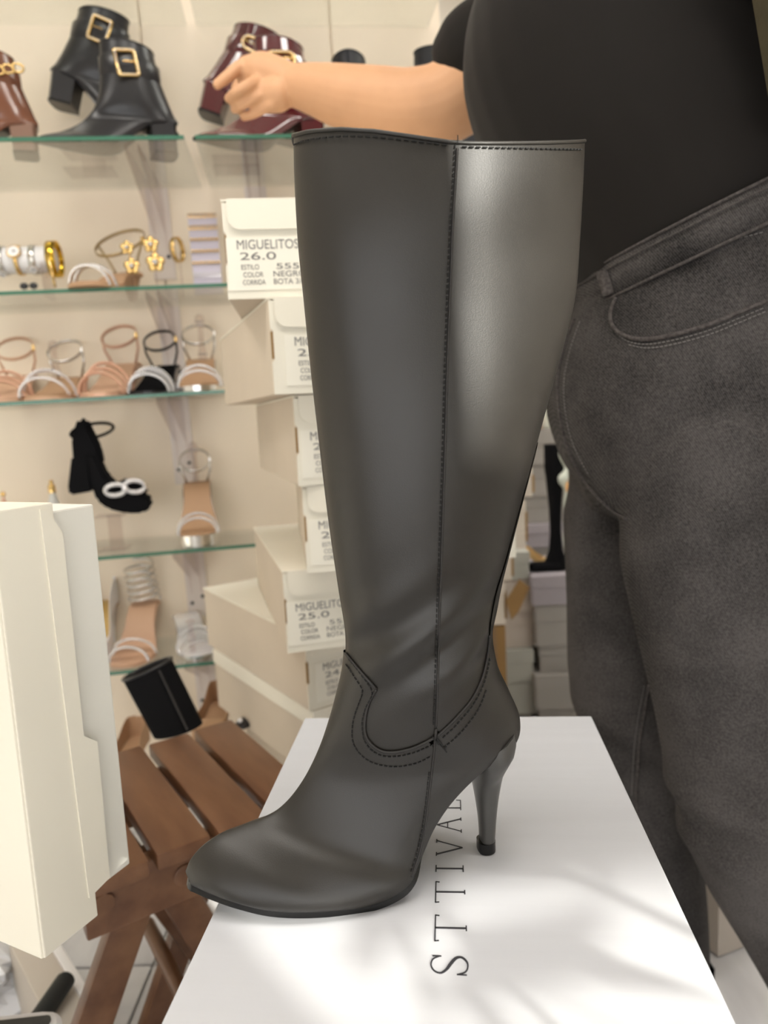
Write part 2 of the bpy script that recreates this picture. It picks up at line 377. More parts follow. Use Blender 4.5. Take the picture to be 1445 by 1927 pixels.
# ------------------------------------------------------------------ foreground shoe box with lettering
ZT = 0.61
A_, B_, C_, D_ = on_z(575, 1349, ZT), on_z(1113, 1349, ZT), on_z(1385, 1927, ZT), on_z(303, 1927, ZT)
bv = ((A_+B_)/2-(C_+D_)/2); bv.z = 0; bv.normalize(); bu = Vector((bv.y, -bv.x, 0))
BW, BL, BH = 0.2865, 0.50, 0.115
bc = (A_+B_)/2 - bv*BL/2
FB = Matrix.Translation(Vector((bc.x, bc.y, ZT-BH))) @ Matrix((bu, bv, Vector((0, 0, 1)))).transposed().to_4x4()
sbx = empty('shoe_box', FB, 'large white shoe box with black lettering under the tall boot', 'box')
MB().box((0, 0, BH/2-0.002), (BW-0.008, BL-0.008, BH-0.006), bev=0.001).build('body', M_BOX, sbx)
lid = MB(); lid.box((0, 0, BH-0.0025), (BW, BL, 0.005), bev=0.0015)
for sx in (-1, 1): lid.box((sx*(BW/2-0.0012), 0, BH-0.035), (0.0024, BL, 0.064))
for sy in (-1, 1): lid.box((0, sy*(BL/2-0.0012), BH-0.035), (BW, 0.0024, 0.064))
lid.build('lid', M_BOX, sbx)
FBi = FB.inverted()
def bl(px, py): p = FBi @ on_z(px, py, ZT); return p.x, p.y
# lettering: strokes in (t,h): t runs along the reading direction, h from baseline (0) to cap height (1)
def letters():
    mb = MB()
    def quad(ps, th):                      # ps world-ish (x,y) polygon
        n = len(ps); mb.add([Vector((x, y, BH+0.0001)) for x, y in ps]+[Vector((x, y, BH+0.0004)) for x, y in ps], [tuple(range(n)), tuple(range(2*n-1, n-1, -1))]+[(i, (i+1) % n, (i+1) % n+n, i+n) for i in range(n)])
    def stroke(P, w0, w1=None):
        P = [Vector((a, b)) for a, b in P]; w1 = w0 if w1 is None else w1
        for i in range(len(P)-1):
            a, b = P[i], P[i+1]; d = (b-a); n = Vector((-d.y, d.x)).normalized()
            wa = w0+(w1-w0)*i/max(1, len(P)-1); wb_ = w0+(w1-w0)*(i+1)/max(1, len(P)-1)
            quad([tuple(a+n*wa/2), tuple(b+n*wb_/2), tuple(b-n*wb_/2), tuple(a-n*wa/2)], 0)
    spec = [('S', 811, 880, 1836, 1798), ('T', 818, 878, 1772, 1723), ('T', 819, 875, 1699, 1660), ('I', 820, 872, 1641, 1629), ('V', 821, 870, 1611, 1580), ('A', 822, 868, 1567, 1539), ('L', 824, 867, 1525, 1506)]
    for ch, xa, xb, y0, y1 in spec:
        ym = (y0+y1)/2; xb_, _ = bl(xb, ym); xa_, _ = bl(xa, ym); t0 = bl((xa+xb)/2, y0)[1]; t1 = bl((xa+xb)/2, y1)[1]
        def P(t, h): return (xb_+(xa_-xb_)*h, t0+(t1-t0)*t)
        w = 0.0008; W2 = 0.0013
        def S(pts, a, b=None): stroke([P(*q) for q in pts], a, b)
        if ch == 'T':
            S([(0.5, 0.02), (0.5, 1)], W2); S([(0.0, 0.985), (1, 0.985)], w); S([(0.02, 0.86), (0.0, 1.0)], w); S([(0.98, 0.86), (1.0, 1.0)], w); S([(0.40, 0.01), (0.60, 0.01)], w)
        elif ch == 'I':
            S([(0.5, 0.0), (0.5, 1)], W2); S([(0.0, 0.01), (1, 0.01)], w); S([(0.0, 0.99), (1, 0.99)], w)
        elif ch == 'V':
            S([(0.08, 1), (0.5, 0.0)], W2); S([(0.92, 1), (0.5, 0.0)], w); S([(0, 0.99), (0.2, 0.99)], w); S([(0.8, 0.99), (1, 0.99)], w)
        elif ch == 'A':
            S([(0.08, 0), (0.5, 1.0)], w); S([(0.92, 0), (0.5, 1.0)], W2); S([(0.33, 0.56), (0.70, 0.56)], w); S([(0, 0.01), (0.2, 0.01)], w); S([(0.8, 0.01), (1, 0.01)], w)
        elif ch == 'L':
            S([(0.22, 0), (0.22, 1)], W2); S([(0.02, 0.01), (0.98, 0.01)], w); S([(0.98, 0.0), (1.0, 0.2)], w); S([(0.02, 0.99), (0.42, 0.99)], w)
        elif ch == 'S':
            pts = catmull([(0.93, 0.78), (0.78, 0.95), (0.5, 1.0), (0.22, 0.92), (0.10, 0.74), (0.28, 0.58), (0.55, 0.47), (0.85, 0.32), (0.90, 0.16), (0.68, 0.02), (0.42, 0.0), (0.18, 0.07), (0.05, 0.26)], 5)
            n = len(pts); ws = [0.0008+0.0011*math.exp(-((i/n-0.52)/0.18)**2) for i in range(n)]
            for i in range(n-1): stroke([P(*pts[i]), P(*pts[i+1])], ws[i], ws[i+1])
            S([(0.95, 0.97), (0.94, 0.72)], w); S([(0.03, 0.03), (0.05, 0.3)], w)
    return mb
tag(letters().build('lettering', M_INK, sbx), 'thin black serif capitals STTIVAL')
pl = empty('display_plinth', Matrix.Translation((bc.x, bc.y, 0)) @ FB.to_3x3().to_4x4(), 'plain white plinth under the lettered shoe box', 'plinth')
MB().box((0, 0.0, (ZT-BH)/2), (0.22, 0.36, ZT-BH-0.02), bev=0.002).build('body', M_WHITE, pl)
MB().box((0, 0.0, ZT-BH-0.0055), (0.23, 0.38, 0.01), bev=0.002).build('top', M_WHITE, pl)
MB().box((0, 0.0, 0.006), (0.20, 0.34, 0.009)).build('base', M_RUBBER, pl)
# ------------------------------------------------------------------ boot generator
NS = 26
def boot_rings(prof, per=6, flat=0.0):
    """prof rows: (front x, front z, back/bottom x, back/bottom z, half width, foot blend). local: x to toe, y lateral, z up"""
    rings = []
    for fx, fz, bx, bz, b, w in catmull(prof, per):
        b = max(b, 0.0006); w = min(1, max(0, w)); side = []
        for i in range(NS+1):
            t = 0.5-0.5*math.cos(math.pi*i/NS)
            sh = (4*t*(1-t))**0.55 if t < 0.5 else (4*t*(1-t))**0.62
            if flat: fk = flat*min(1, max(0, (fz-0.17)/0.2)); sh = sh*(1-fk)+fk*(t**0.5)*((1-t)**0.8)/0.42
            ft = (1-(1-min(t/0.86, 1))**1.55)**0.78 * (1-0.12*max(0, (t-0.78)/0.22)**2)
            y = b*(sh*(1-w)+ft*w); side.append((fx+(bx-fx)*t, y, fz+(bz-fz)*t))
        rings.append([Vector((x, -y, z)) for x, y, z in side]+[Vector((x, y, z)) for x, y, z in side[::-1]])
    return rings
def ring_tris(rings):
    n = len(rings[0]); V = [p for r in rings for p in r]; T = []
    for i in range(len(rings)-1):
        for j in range(n):
            a, b = i*n+j, i*n+(j+1) % n
            T += [(a, b, b+n), (a, b+n, a+n)]
    return V, T
def clip(V, T, val):
    """part of the triangle mesh where val(vertex)>0, with an exact boundary"""
    g = [val(v) for v in V]; NV = []; idx = {}; cut = {}; F = []
    def vi(i):
        if i not in idx: idx[i] = len(NV); NV.append(V[i])
        return idx[i]
    def ci(i, j):
        k = (min(i, j), max(i, j))
        if k not in cut:
            t = g[i]/(g[i]-g[j]); cut[k] = len(NV); NV.append(V[i].lerp(V[j], t))
        return cut[k]
    for t in T:
        s = [g[i] > 0 for i in t]
        if all(s): F.append(tuple(vi(i) for i in t)); continue
        if not any(s): continue
        poly = []
        for k in range(3):
            i, j = t[k], t[(k+1) % 3]
            if s[k]: poly.append(vi(i))
            if s[k] != s[(k+1) % 3]: poly.append(ci(i, j))
        if len(set(poly)) >= 3: F.append(tuple(dict.fromkeys(poly)))
    return NV, F
def polysd(P):
    """signed side of an open 2D polyline (x,z): + on its left"""
    P = [Vector(p) for p in P]
    def f(q):
        q = Vector(q); best = 1e9; sg = 1
        for i, (a, b) in enumerate(zip(P, P[1:])):
            d = b-a; L = d.length_squared
            t = (q-a).dot(d)/L; tc = max(0.0, min(1.0, t))
            if i == 0 and t < 0: tc = t
            if i == len(P)-2 and t > 1: tc = t
            e = q-(a+d*tc); dist = e.length
            if dist < best-1e-9:
                best = dist; sg = 1 if d.x*(q.y-a.y)-d.y*(q.x-a.x) > 0 else -1
            elif abs(dist-best) < 1e-9:
                s2 = 1 if d.x*(q.y-a.y)-d.y*(q.x-a.x) > 0 else -1
                if s2 != sg: sg = s2
        return best*sg
    return f
def offset_mesh(V, F, off):
    """push vertices along smoothed normals"""
    N = [Vector((0, 0, 0)) for _ in V]
    for f in F:
        a, b, c = V[f[0]], V[f[1]], V[f[2]]; n = (b-a).cross(c-a)
        for i in f: N[i] += n
    return [v+n.normalized()*off if n.length > 1e-12 else v for v, n in zip(V, N)]
# ---- the tall boot
G = on_z(912, 1600, ZT); T_ = on_z(352, 1676, ZT+0.008)
e1 = T_-G; e1.z = 0; e1.normalize(); e2 = Vector((-e1.y, e1.x, 0))      # e2 points towards the viewer's far/near side
MBT = Matrix.Translation(G) @ Matrix((e1, e2, Vector((0, 0, 1)))).transposed().to_4x4(); MBTi = MBT.inverted()
near = -1 if (CAM-G).dot(e2) < 0 else 1
def bt(px, py, off=0.0):
    p = MBTi @ on_plane(px, py, G+e2*(near*off), e2); return p.x, p.z
RAW = [((552, 258), (1100, 269), .042, 0), ((554, 340), (1097, 345), .043, 0), ((560, 450), (1091, 450), .044, 0), ((571, 560), (1081, 565), .045, 0),
 ((585, 700), (1049, 690), .046, 0), ((600, 830), (1010, 830), .046, 0), ((618, 980), (968, 985), .044, 0), ((637, 1110), (936, 1110), .041, 0),
 ((650, 1195), (922, 1180), .039, 0), ((648, 1255), (930, 1245), .038, .0), ((637, 1305), (953, 1297), .037, .08), ((622, 1358), (974, 1350), .036, .22),
 ((604, 1408), (965, 1400), .034, .6), ((580, 1458), (905, 1450), .032, .95), ((553, 1498), (852, 1503), .031, 1), ((525, 1526), (814, 1558), .032, 1),
 ((495, 1543), (789, 1615), .035, 1), ((468, 1553), (766, 1663), .042, 1), ((440, 1564), (705, 1703), .0435, 1), ((415, 1574), (610, 1717), .041, 1),
 ((395, 1586), (520, 1709), .0345, 1), ((376, 1602), (450, 1694), .026, 1), ((361, 1621), (400, 1677), .016, 1), ((353, 1640), (366, 1662), .008, 1)]
prof = []
for f, b, hw, w in RAW:
    fx, fz = bt(*f, 0.0); bx, bz = bt(*b, hw*0.86*w)
    if w > 0.9: bz = max(bz, 0.0046)
    prof.append((fx, fz, bx, bz, hw, w))
rings = boot_rings(prof, 7, 1.0)
# soft dents and creases of the leather
for r in rings:
    for p in r:
        k = math.exp(-((p.z-0.165)/0.03)**2)*0.0030*math.sin(p.x*120+p.z*160) + 0.0024*math.sin(p.z*31+p.x*22)*math.exp(-((p.z-0.42)/0.11)**2) + 0.0018*math.exp(-((p.z-0.505)/0.022)**2)*math.sin(p.x*38)
        s = 1 if p.y > 0 else -1
        if abs(p.y) > 0.004: p.y += s*k*min(1, abs(p.y)/0.02)
# trim the rim so that its near edge runs as in the photograph (front higher, level at the back)
RIM = [(540, 264), (556, 256), (575, 250), (600, 246), (640, 243), (700, 245), (760, 252), (820, 260), (860, 265), (920, 266), (1000, 267), (1105, 268)]
def rim_y(x):
    for (a, b), (c, d) in zip(RIM, RIM[1:]):
        if x <= c: return b+(d-b)*max(0, (x-a))/(c-a)
    return RIM[-1][1]
Wt = W.transposed()
def proj(p):
    d = Wt @ (p-CAM); return CX+FPX*d.x/d.z, CY+FPX*d.y/d.z
dzs = []
for p in rings[0][:NS+1]:
    q = MBT @ Vector((p.x, near*abs(p.y), p.z)); x, y = proj(q); dzs.append((y-rim_y(x))*q.y/FPX)
zt0 = rings[0][0].z
for i, r in enumerate(rings):
    k = max(0, 1-(zt0-r[0].z)/0.10); k = k*k*(3-2*k)
    for j in range(NS+1):
        r[j].z += dzs[j]*k; r[2*NS+1-j].z += dzs[j]*k
boot = empty('tall_boot', MBT, 'tall black leather knee boot with a thin high heel standing on the lettered box', 'boot')
V0, T0 = ring_tris(rings)
bvh0 = BVHTree.FromPolygons([MBT @ v for v in V0], T0)
def to_xz(pts, sub=4):
    out = []
    for q in catmull(pts, sub):
        p, n = surf(bvh0, q[0], q[1])
        if p is None:
            x, z = bt(q[0], q[1]); out.append((x, z))
        else:
            l = MBTi @ p; out.append((l.x, l.z))
    return out
seam_px = [(861, 264), (857, 330), (851, 430), (846, 560), (841, 700), (837, 850), (832, 1000), (827, 1150), (823, 1290), (820, 1370), (812, 1450), (802, 1530), (788, 1600), (772, 1650)]
fr_px = [(652, 1229), (670, 1252), (709, 1296)]; fr_px2 = [(709, 1296), (694, 1325), (687, 1360), (691, 1388), (712, 1409), (740, 1414), (780, 1405), (822, 1384)]
bk_px = [(822, 1384), (850, 1358), (885, 1318), (905, 1278), (915, 1235), (919, 1195), (921, 1172)]
seam = to_xz(seam_px); fr1 = to_xz(fr_px, 4); fr2 = to_xz(fr_px2, 6); bk = to_xz(bk_px, 6)
def ext(P, d0, d1):
    a, b = Vector(P[0]), Vector(P[-1]); return [tuple(a+(a-Vector(P[1])).normalized()*d0)]+list(P)+[tuple(b+(b-Vector(P[-2])).normalized()*d1)]
low = fr1+fr2[1:]+bk[1:]
lowe = [(low[0][0]+0.05, low[0][1]+0.015)]+low+[(low[-1][0]-0.02, low[-1][1]+0.05)]
f_low = polysd(lowe); f_seam = polysd([(seam[0][0], seam[0][1]+0.05)]+seam+[(seam[-1][0], seam[-1][1]-0.05)])
sgn_low = 1 if f_low((bt(760, 700))) > 0 else -1        # + above the counter line
sgn_seam = 1 if f_seam((bt(600, 700))) > 0 else -1      # + in front of the side seam
def part(name, val, off, label=None):
    V, F = clip(V0, T0, val); m = MB(); m.v = [tuple(p) for p in offset_mesh(V, F, off*OUT)]; m.f = F
    return tag(m.build(name, M_LEATHER, boot, 'all'), label)
# is the triangle winding outward?
_a, _b2, _c2 = (V0[i] for i in T0[len(T0)//3]); OUT = 1 if (_b2-_a).cross(_c2-_a).dot(Vector((0, (_a+_b2+_c2).y, 0))) > 0 else -1
part('shaft_front_panel', lambda v: min(sgn_low*f_low((v.x, v.z)), sgn_seam*f_seam((v.x, v.z))), 0.0)
part('shaft_back_panel', lambda v: min(sgn_low*f_low((v.x, v.z)), -sgn_seam*f_seam((v.x, v.z))), 0.0002)
part('vamp', lambda v: min(-sgn_low*f_low((v.x, v.z)), sgn_seam*f_seam((v.x, v.z))), 0.0013)
part('heel_counter', lambda v: min(-sgn_low*f_low((v.x, v.z)), -sgn_seam*f_seam((v.x, v.z))), 0.0011)
MBTr = MBTi
def line_tube(px, off, r, name, m, sub=6, n=5, label=None):
    P, N = surf_line(bvh0, px, off, sub)
    return tag(MB().tube([MBTi @ p for p in P], r, n).build(name, m, boot, 'all'), label)
def stitches(px, off, name, step=0.0031, ln=0.0021, r=0.00042, sub=10):
    P, N = surf_line(bvh0, px, off, sub); mb = MB()
    Q = resample(P, step)
    for a, b in zip(Q, Q[1:]):
        d = (b-a)
        if d.length > step*1.8: continue
        d.normalize(); mb.tube([MBTi @ a, MBTi @ (a+d*ln)], r, 4)
    return tag(mb.build(name, M_THREAD, boot), 'row of black stitches')
line_tube(fr_px, 0.0009, 0.0009, 'vamp_edge', M_EDGE); line_tube(fr_px2, 0.0009, 0.0009, 'vamp_edge', M_EDGE); line_tube(bk_px[:-1], 0.0009, 0.0009, 'counter_edge', M_EDGE)
def shift(P, dx, dy): return [(x+dx, y+dy) for x, y in P]
stitches([(655, 1250), (672, 1276), (684, 1298), (676, 1325), (667, 1355), (664, 1385), (672, 1408), (692, 1428), (720, 1438), (750, 1440), (785, 1433), (818, 1416)], 0.0017, 'stitching')
stitches([(660, 1240), (682, 1268), (702, 1302), (690, 1330), (683, 1362), (688, 1394), (710, 1416), (740, 1421), (780, 1413), (818, 1396)], 0.0017, 'stitching')
stitches([(832, 1386), (858, 1362), (890, 1322), (909, 1282), (919, 1235)], 0.0016, 'stitching'); stitches([(834, 1405), (868, 1374), (898, 1333), (914, 1292)], 0.0016, 'stitching')
stitches(shift(seam_px[:10], -5, 0), 0.0009, 'stitching', sub=14); stitches(shift(seam_px[10:], -5, 0), 0.002, 'stitching', sub=14)
line_tube(seam_px[:10], 0.0003, 0.0008, 'side_seam', M_EDGE); line_tube(seam_px[9:], 0.0012, 0.0009, 'side_seam', M_EDGE)
# rolled top edge + stitching under it
def top_ring(i): return rings[i]
tr = [p+Vector((0, 0, 0.0008)) for p in rings[0]]; tr.append(tr[0])
MB().tube(tr, 0.0012, 8).build('top_binding', M_LEATHER, boot, 'all')
c0 = sum((p for p in rings[0]), Vector())/len(rings[0])
lin = MB(); lr = []
for r in rings[0:60:4]:
    cc = sum((p for p in r), Vector())/len(r); lr.append([Vector((cc.x+(p.x-cc.x)*0.975, p.y*0.94, p.z)) for p in r])
lin.loft(lr, cap=False); lin.build('lining', mat('dark_lining', (0.03, 0.027, 0.025), 0.9), boot, 'all')
stitches([(556, 273), (575, 266), (600, 262), (640, 258), (700, 259), (760, 265), (820, 272), (856, 277)], 0.0011, 'stitching', step=0.0042, ln=0.0028, r=0.0005)
stitches([(868, 278), (920, 279), (980, 280), (1040, 281), (1094, 282)], 0.0011, 'stitching', step=0.0042, ln=0.0028, r=0.0005)
for dx, L in ((0, 0.003),):
    p, n = surf(bvh0, 857+dx*4, 274, 0.001); p = MBTi @ p; MB().tube([p, p+Vector((-0.001, 0.0, L*0.6)), p+Vector((-0.003*dx-0.001, 0, L+0.002))], 0.0003, 4).build('loose_thread', M_THREAD, boot)
for x, y in ((818, 1390), (826, 1392), (833, 1404)):
    p, n = surf(bvh0, x, y, 0.002); p = MBTi @ p; MB().tube([p, p+Vector((0.002, 0.0, 0.003)), p+Vector((-0.002, 0.0, -0.003))], 0.0005, 4).build('knot', M_THREAD, boot)
# sole: a welt that follows the lower edge of the foot
fine = catmull(prof, 7); sl = [q for q in fine if q[5] > 0.96]
def sole(sl, name, dz0, dz1, grow, m, parent):
    nr, fr_ = [], []
    for i, q in enumerate(sl):
        d = Vector((sl[min(i+1, len(sl)-1)][2]-sl[max(i-1, 0)][2], 0, sl[min(i+1, len(sl)-1)][3]-sl[max(i-1, 0)][3])).normalized()
        tp = max(0.0, min(1.0, (q[3]-0.010)/0.020)) if q[2] < sl[-1][2]*0.55 else 0.0
        y = q[4]*0.86+grow-0.0045*tp; nr.append((Vector((q[2], 0, q[3])), y, d, tp))
    rg = []
    for p, y, d, tp in nr:
        z0_ = dz0*(1-0.8*tp)
        up = Vector((-d.z, 0, d.x)); up = up if up.z > 0 else -up
        rg.append([p+up*dz1+Vector((0, -y, 0)), p+up*dz1+Vector((0, y, 0)), p+up*z0_+Vector((0, y, 0)), p+up*z0_+Vector((0, -y, 0))])
    # close round the toe tip
    p, y, d, tp = nr[-1]
    for k in (0.4, 0.8, 1.0):
        e = p+d*(0.0045*k); yy = y*math.sqrt(max(0.02, 1-k*k*0.98)); up = Vector((-d.z, 0, d.x)); up = up if up.z > 0 else -up
        rg.append([e+up*dz1+Vector((0, -yy, 0)), e+up*dz1+Vector((0, yy, 0)), e+up*dz0+Vector((0, yy, 0)), e+up*dz0+Vector((0, -yy, 0))])
    return MB().loft(rg).build(name, m, parent, True)
sole(sl, 'sole', -0.0045, 0.0002, 0.0022, M_SOLE, boot); sole(sl, 'welt', 0.0004, 0.0022, 0.0014, M_SOLE, boot)
# heel
def heel_ring(x0, x1, z0, z1, hw):
    """front x0,z0  back x1,z1: D-shaped section, flat to the toe side"""
    r = []
    for i in range(18):
        a = 2*math.pi*i/18; cx_, sy = math.cos(a), math.sin(a)
        u = 0.5+0.5*cx_; fl = min(1.0, u*1.9) if False else u
        sy2 = math.copysign(abs(sy)**0.55, sy) if cx_ > 0 else sy
        r.append(Vector((x1+(x0-x1)*u, hw*sy2, z1+(z0-z1)*u)))
    return r
hp = [((874, 1405), (960, 1345), .029), ((882, 1428), (960, 1375), .0300), ((888, 1450), (953, 1399), .0250), ((893, 1478), (945, 1432), .0165), ((897, 1505), (940, 1466), .0115), ((901, 1535), (935, 1505), .0088), ((903, 1560), (932, 1545), .0073), ((904, 1585), (930, 1580), .0066)]
hr = []
for a, b, hw in catmull([(*a, *b, h) for a, b, h in hp], 4) and [((q[0], q[1]), (q[2], q[3]), q[4]) for q in catmull([(*a, *b, h) for a, b, h in hp], 4)]:
    x0, z0 = bt(*a, 0.0); x1, z1 = bt(*b, 0.0); hr.append(heel_ring(x0, x1, z0, z1, hw))
MB().loft(hr).build('heel', M_HEEL, boot, True)
x0, _ = bt(899, 1590); x1, _ = bt(931, 1585)
MB().loft([heel_ring(x0, x1, z, z, 0.0072) for z in (0.0005, 0.008)]).build('heel_tip', M_SOLE, boot, True)
# ------------------------------------------------------------------ stack of labelled shoe boxes
HB = 0.118
def label_text(root, x0, w, num, k):
    """printed label on the front face (local y=0 plane facing -y); x0 = left of the text"""
    RX = Matrix.Rotation(R(90), 4, 'X')
    def T(body, x, z, size, xs, m): text_mesh('lettering', body, m, root, Matrix.Translation((x, -0.0012, z)) @ RX, size, xs)
    MB().box((x0+0.058, -0.0006, 0.041), (0.128, 0.0008, 0.062)).build('label', M_LABEL, root)
    T('MIGUELITOS', x0+0.006, 0.0585, 0.0158, 0.86, M_INK2); T(num, x0+0.009, 0.046, 0.0125, 2.1, M_INK2)
    T('ESTILO', x0+0.010, 0.0345, 0.0085, 0.84, M_INK2); T('555', x0+0.052, 0.0345, 0.0095, 2.1, M_INK2)
    T('COLOR', x0+0.012, 0.0255, 0.0085, 0.84, M_INK2); T('NEGRO', x0+0.048, 0.0255, 0.0095, 1.25, M_INK2)
    T('CORRIDA', x0+0.011, 0.0165, 0.0085, 0.74, M_INK2); T('BOTA 3/6', x0+0.048, 0.0165, 0.0092, 1.0, M_INK2)
def stack_box(k, px, py, yaw, label, num='25.0', tx=0.022, w=0.29, l=0.44, yfix=None, zextra=0):
    """k = level from the floor (0..9); front-left-bottom corner seen at pixel px,py"""
    z = HB*k
    p = on_y(px, py, yfix) if yfix else on_z(px, py, z)
    M = Matrix.Translation(Vector((p.x, p.y, z+0.0005))) @ Matrix.Rotation(yaw, 4, 'Z')
    r = empty('shoe_box', M, label, 'box', 'stacked cream shoe boxes with printed labels')
    H = HB-0.001; t = 0.0022
    b = MB(); b.box((w/2, l/2, 0.0015), (w-0.002, l-0.002, 0.003)); b.box((t/2+0.0006, l/2, H/2), (t, l-0.004, H-0.003)); b.box((w-t/2-0.0006, l/2, H/2), (t, l-0.004, H-0.003)); b.box((w/2, l-t/2-0.001, H/2), (w-0.004, t, H-0.003))
    b.build('body', M_BOXS, r)
    # front panel with side slots, rounded flap folded down from the lid
    MB().prism([(0, 0), (w, 0), (w, H*0.34), (w-0.003, H*0.36), (w-0.003, H*0.66), (w, H*0.68), (w, H-0.004), (0, H-0.004), (0, H*0.68), (0.003, H*0.66), (0.003, H*0.36), (0, H*0.34)], t, Matrix.Translation((0, t/2, 0))).build('front_panel', M_BOX2, r)
    lid = MB(); lid.box((w/2, l/2, H-0.0012), (w+0.001, l, 0.0024)); lid.build('lid', M_BOX3, r)
    rr = 0.014; fl = [(0.006, H), (0.006, H-0.036+rr)]+[(0.006+rr-rr*math.cos(a), H-0.036+rr-rr*math.sin(a)) for a in [R(15*i) for i in range(1, 7)]]
    fl += [(w-x, z_) for x, z_ in fl[::-1]]
    MB().prism(fl, 0.0022, Matrix.Translation((0, -0.0022, 0))).build('flap', M_BOX3, r)
    for x in (0.0, w): MB().box((x+(0.0018 if x == 0 else -0.0018), 0.003, H*0.51), (0.0026, 0.004, H*0.28)).build('slot', M_KRAFT, r)
    if num: label_text(r, tx, w, num, k)
    return r
stack_box(9, 430, 568, R(6), 'topmost cream shoe box of the stack, marked 26.0', '26.0', 0.008, yfix=0.90)
stack_box(8, 517, 742, R(20), 'second cream shoe box from the top of the stack', '25.5', yfix=0.89)
stack_box(7, 562, 915, R(16), 'third cream shoe box from the top of the stack', '25.0', 0.012, yfix=0.92)
stack_box(6, 578, 1080, R(8), 'fourth cream shoe box from the top of the stack', '25.0', 0.012, yfix=0.93, l=0.42)
stack_box(5, 542, 1237, R(15), 'fifth cream shoe box from the top, marked 25.0', '25.0', 0.008, yfix=0.955)
stack_box(4, 583, 1345, R(34), 'sixth cream shoe box from the top, its pale lid sticking out to the left', '24.0', 0.02, yfix=1.03, l=0.43, w=0.27)
p4 = on_y(583, 1345, 1.03)
def low_box(k, dx, dy, yaw, label, l=0.40):
    p = Vector((p4.x+dx, p4.y+dy, HB*k)); r = empty('shoe_box', Matrix.Translation(p+Vector((0, 0, 0.0005))) @ Matrix.Rotation(yaw, 4, 'Z'), label, 'box', 'stacked cream shoe boxes with printed labels')
    H = HB-0.001; w = 0.29
    MB().box((w/2, l/2, H/2-0.002), (w-0.005, l-0.005, H-0.004)).build('body', M_BOXS, r)
    MB().box((w/2, l/2, H-0.014), (w, l, 0.028), bev=0.0012).build('lid', M_BOX3, r)
low_box(3, 0.005, 0.0, R(35), 'cream shoe box beside the wooden bench, under the printed boxes')
low_box(2, 0.02, 0.02, R(30), 'cream shoe box third from the floor, behind the white plinth')
low_box(1, 0.02, 0.02, R(33), 'cream shoe box second from the floor, behind the white plinth')
low_box(0, 0.02, 0.02, R(31), 'cream shoe box on the floor at the foot of the stack')
# ------------------------------------------------------------------ big white box standing on end at the left edge
zb = 0.53; E1 = on_z(82, 1803, zb); Rf = on_z(182, 1722, zb); d1 = (Rf-E1); d1.z = 0; wid = d1.length; d1.normalize(); dn = Vector((-d1.y, d1.x, 0))
HBX = on_plane(8, 962, E1, Vector((0, 1, 0))).z-zb
FL = Matrix.Translation(E1) @ Matrix((d1, dn, Vector((0, 0, 1)))).transposed().to_4x4()
lb = empty('shoe_box', FL, 'big ivory shoe box standing on end at the left edge of the picture', 'box')
t = 0.003
lw = wid
# lid: front tray, open to the back side (+x); body slides inside and sticks out at the back
ld = MB(); D2 = 0.30
ld.box((lw/2, 0, HBX/2), (lw, t, HBX), bev=0.001); ld.box((0, D2/2, HBX/2), (t, D2, HBX), bev=0.001); ld.box((lw/2, D2, HBX/2), (lw, t, HBX)); ld.box((lw/2, D2/2, t/2), (lw, D2, t)); ld.box((lw/2, D2/2, HBX-t/2), (lw, D2, t))
ld.build('lid', M_BOX3, lb)
xr = (FL.inverted() @ on_plane(246, 1622, E1+dn*0.006, dn)).x
bd = MB(); z1 = 0.012
bd.box((xr/2+0.01, D2/2, HBX/2+0.004), (xr-0.02, D2-0.014, HBX-0.022), bev=0.0015)
bd.build('body', mat('ivory_card_inner', (0.78, 0.765, 0.70), 0.55, spec=0.3, var=0.02), lb)
fp = [(lw*0.0, 0.0)]
flp = MB(); pts = [(lw*0.9, 0.02), (lw+0.016, 0.024), (lw+0.018, HBX*0.42), (lw+0.006, HBX*0.45), (lw+0.007, HBX*0.93), (lw-0.004, HBX*0.985), (lw*0.8, HBX*0.99)]
tag(flp.prism([(x-0.002, z) for x, z in pts], 0.0022, Matrix.Translation((0, -0.0016, 0))).build('flap', M_BOX3, lb), 'ivory tuck flap with a notch')
# ------------------------------------------------------------------ wooden slatted stool
zs = 0.45
a0 = on_z(308, 1618, zs); a1 = on_z(407, 1571, zs); c0_ = on_z(271, 1395, zs); c1_ = on_z(351, 1374, zs)
ds = ((c0_-a1)+(c1_-on_z(492, 1517, zs))); ds.z = 0; SLEN = ds.length/2; ds.normalize(); dw = Vector((ds.y, -ds.x, 0))
FS = Matrix.Translation(Vector((a1.x, a1.y, 0))) @ Matrix((dw, ds, Vector((0, 0, 1)))).transposed().to_4x4()
st = empty('slatted_stool', FS, 'low varnished wooden stool with four top slats and crossed legs', 'stool')
SW = 0.060
for i, xo in enumerate((-0.136, -0.066, 0.004, 0.074)):
    MB().box((xo+SW/2, SLEN/2+0.004*(i % 2), zs-0.010), (SW, SLEN, 0.02), bev=0.003).build('slat', M_WOOD, st, True)
MB().box((0.0, 0.045, zs-0.055), (0.28, 0.022, 0.066), bev=0.003).build('front_rail', M_WOOD, st, True)
MB().box((0.0, SLEN-0.045, zs-0.055), (0.28, 0.022, 0.066), bev=0.003).build('back_rail', M_WOOD, st, True)
def stp(px, py, y): p = FS.inverted() @ on_plane(px, py, FS @ Vector((0, y, 0)), ds); return p.x, p.z
def leg(xa, za, xb, zb_, y, w=0.044):
    k = (za-0.004)/(za-zb_); xb, zb_ = xa+(xb-xa)*k, 0.006          # run on down to the floor
    p, q = Vector((xa, y, za)), Vector((xb, y, zb_)); d = (q-p); L = d.length; an = math.atan2(d.x, -d.z)
    MB().box((p+q)/2, (w, 0.022, L), M=Matrix.Rotation(-an, 3, 'Y'), bev=0.004).build('leg', M_WOOD, st, True)
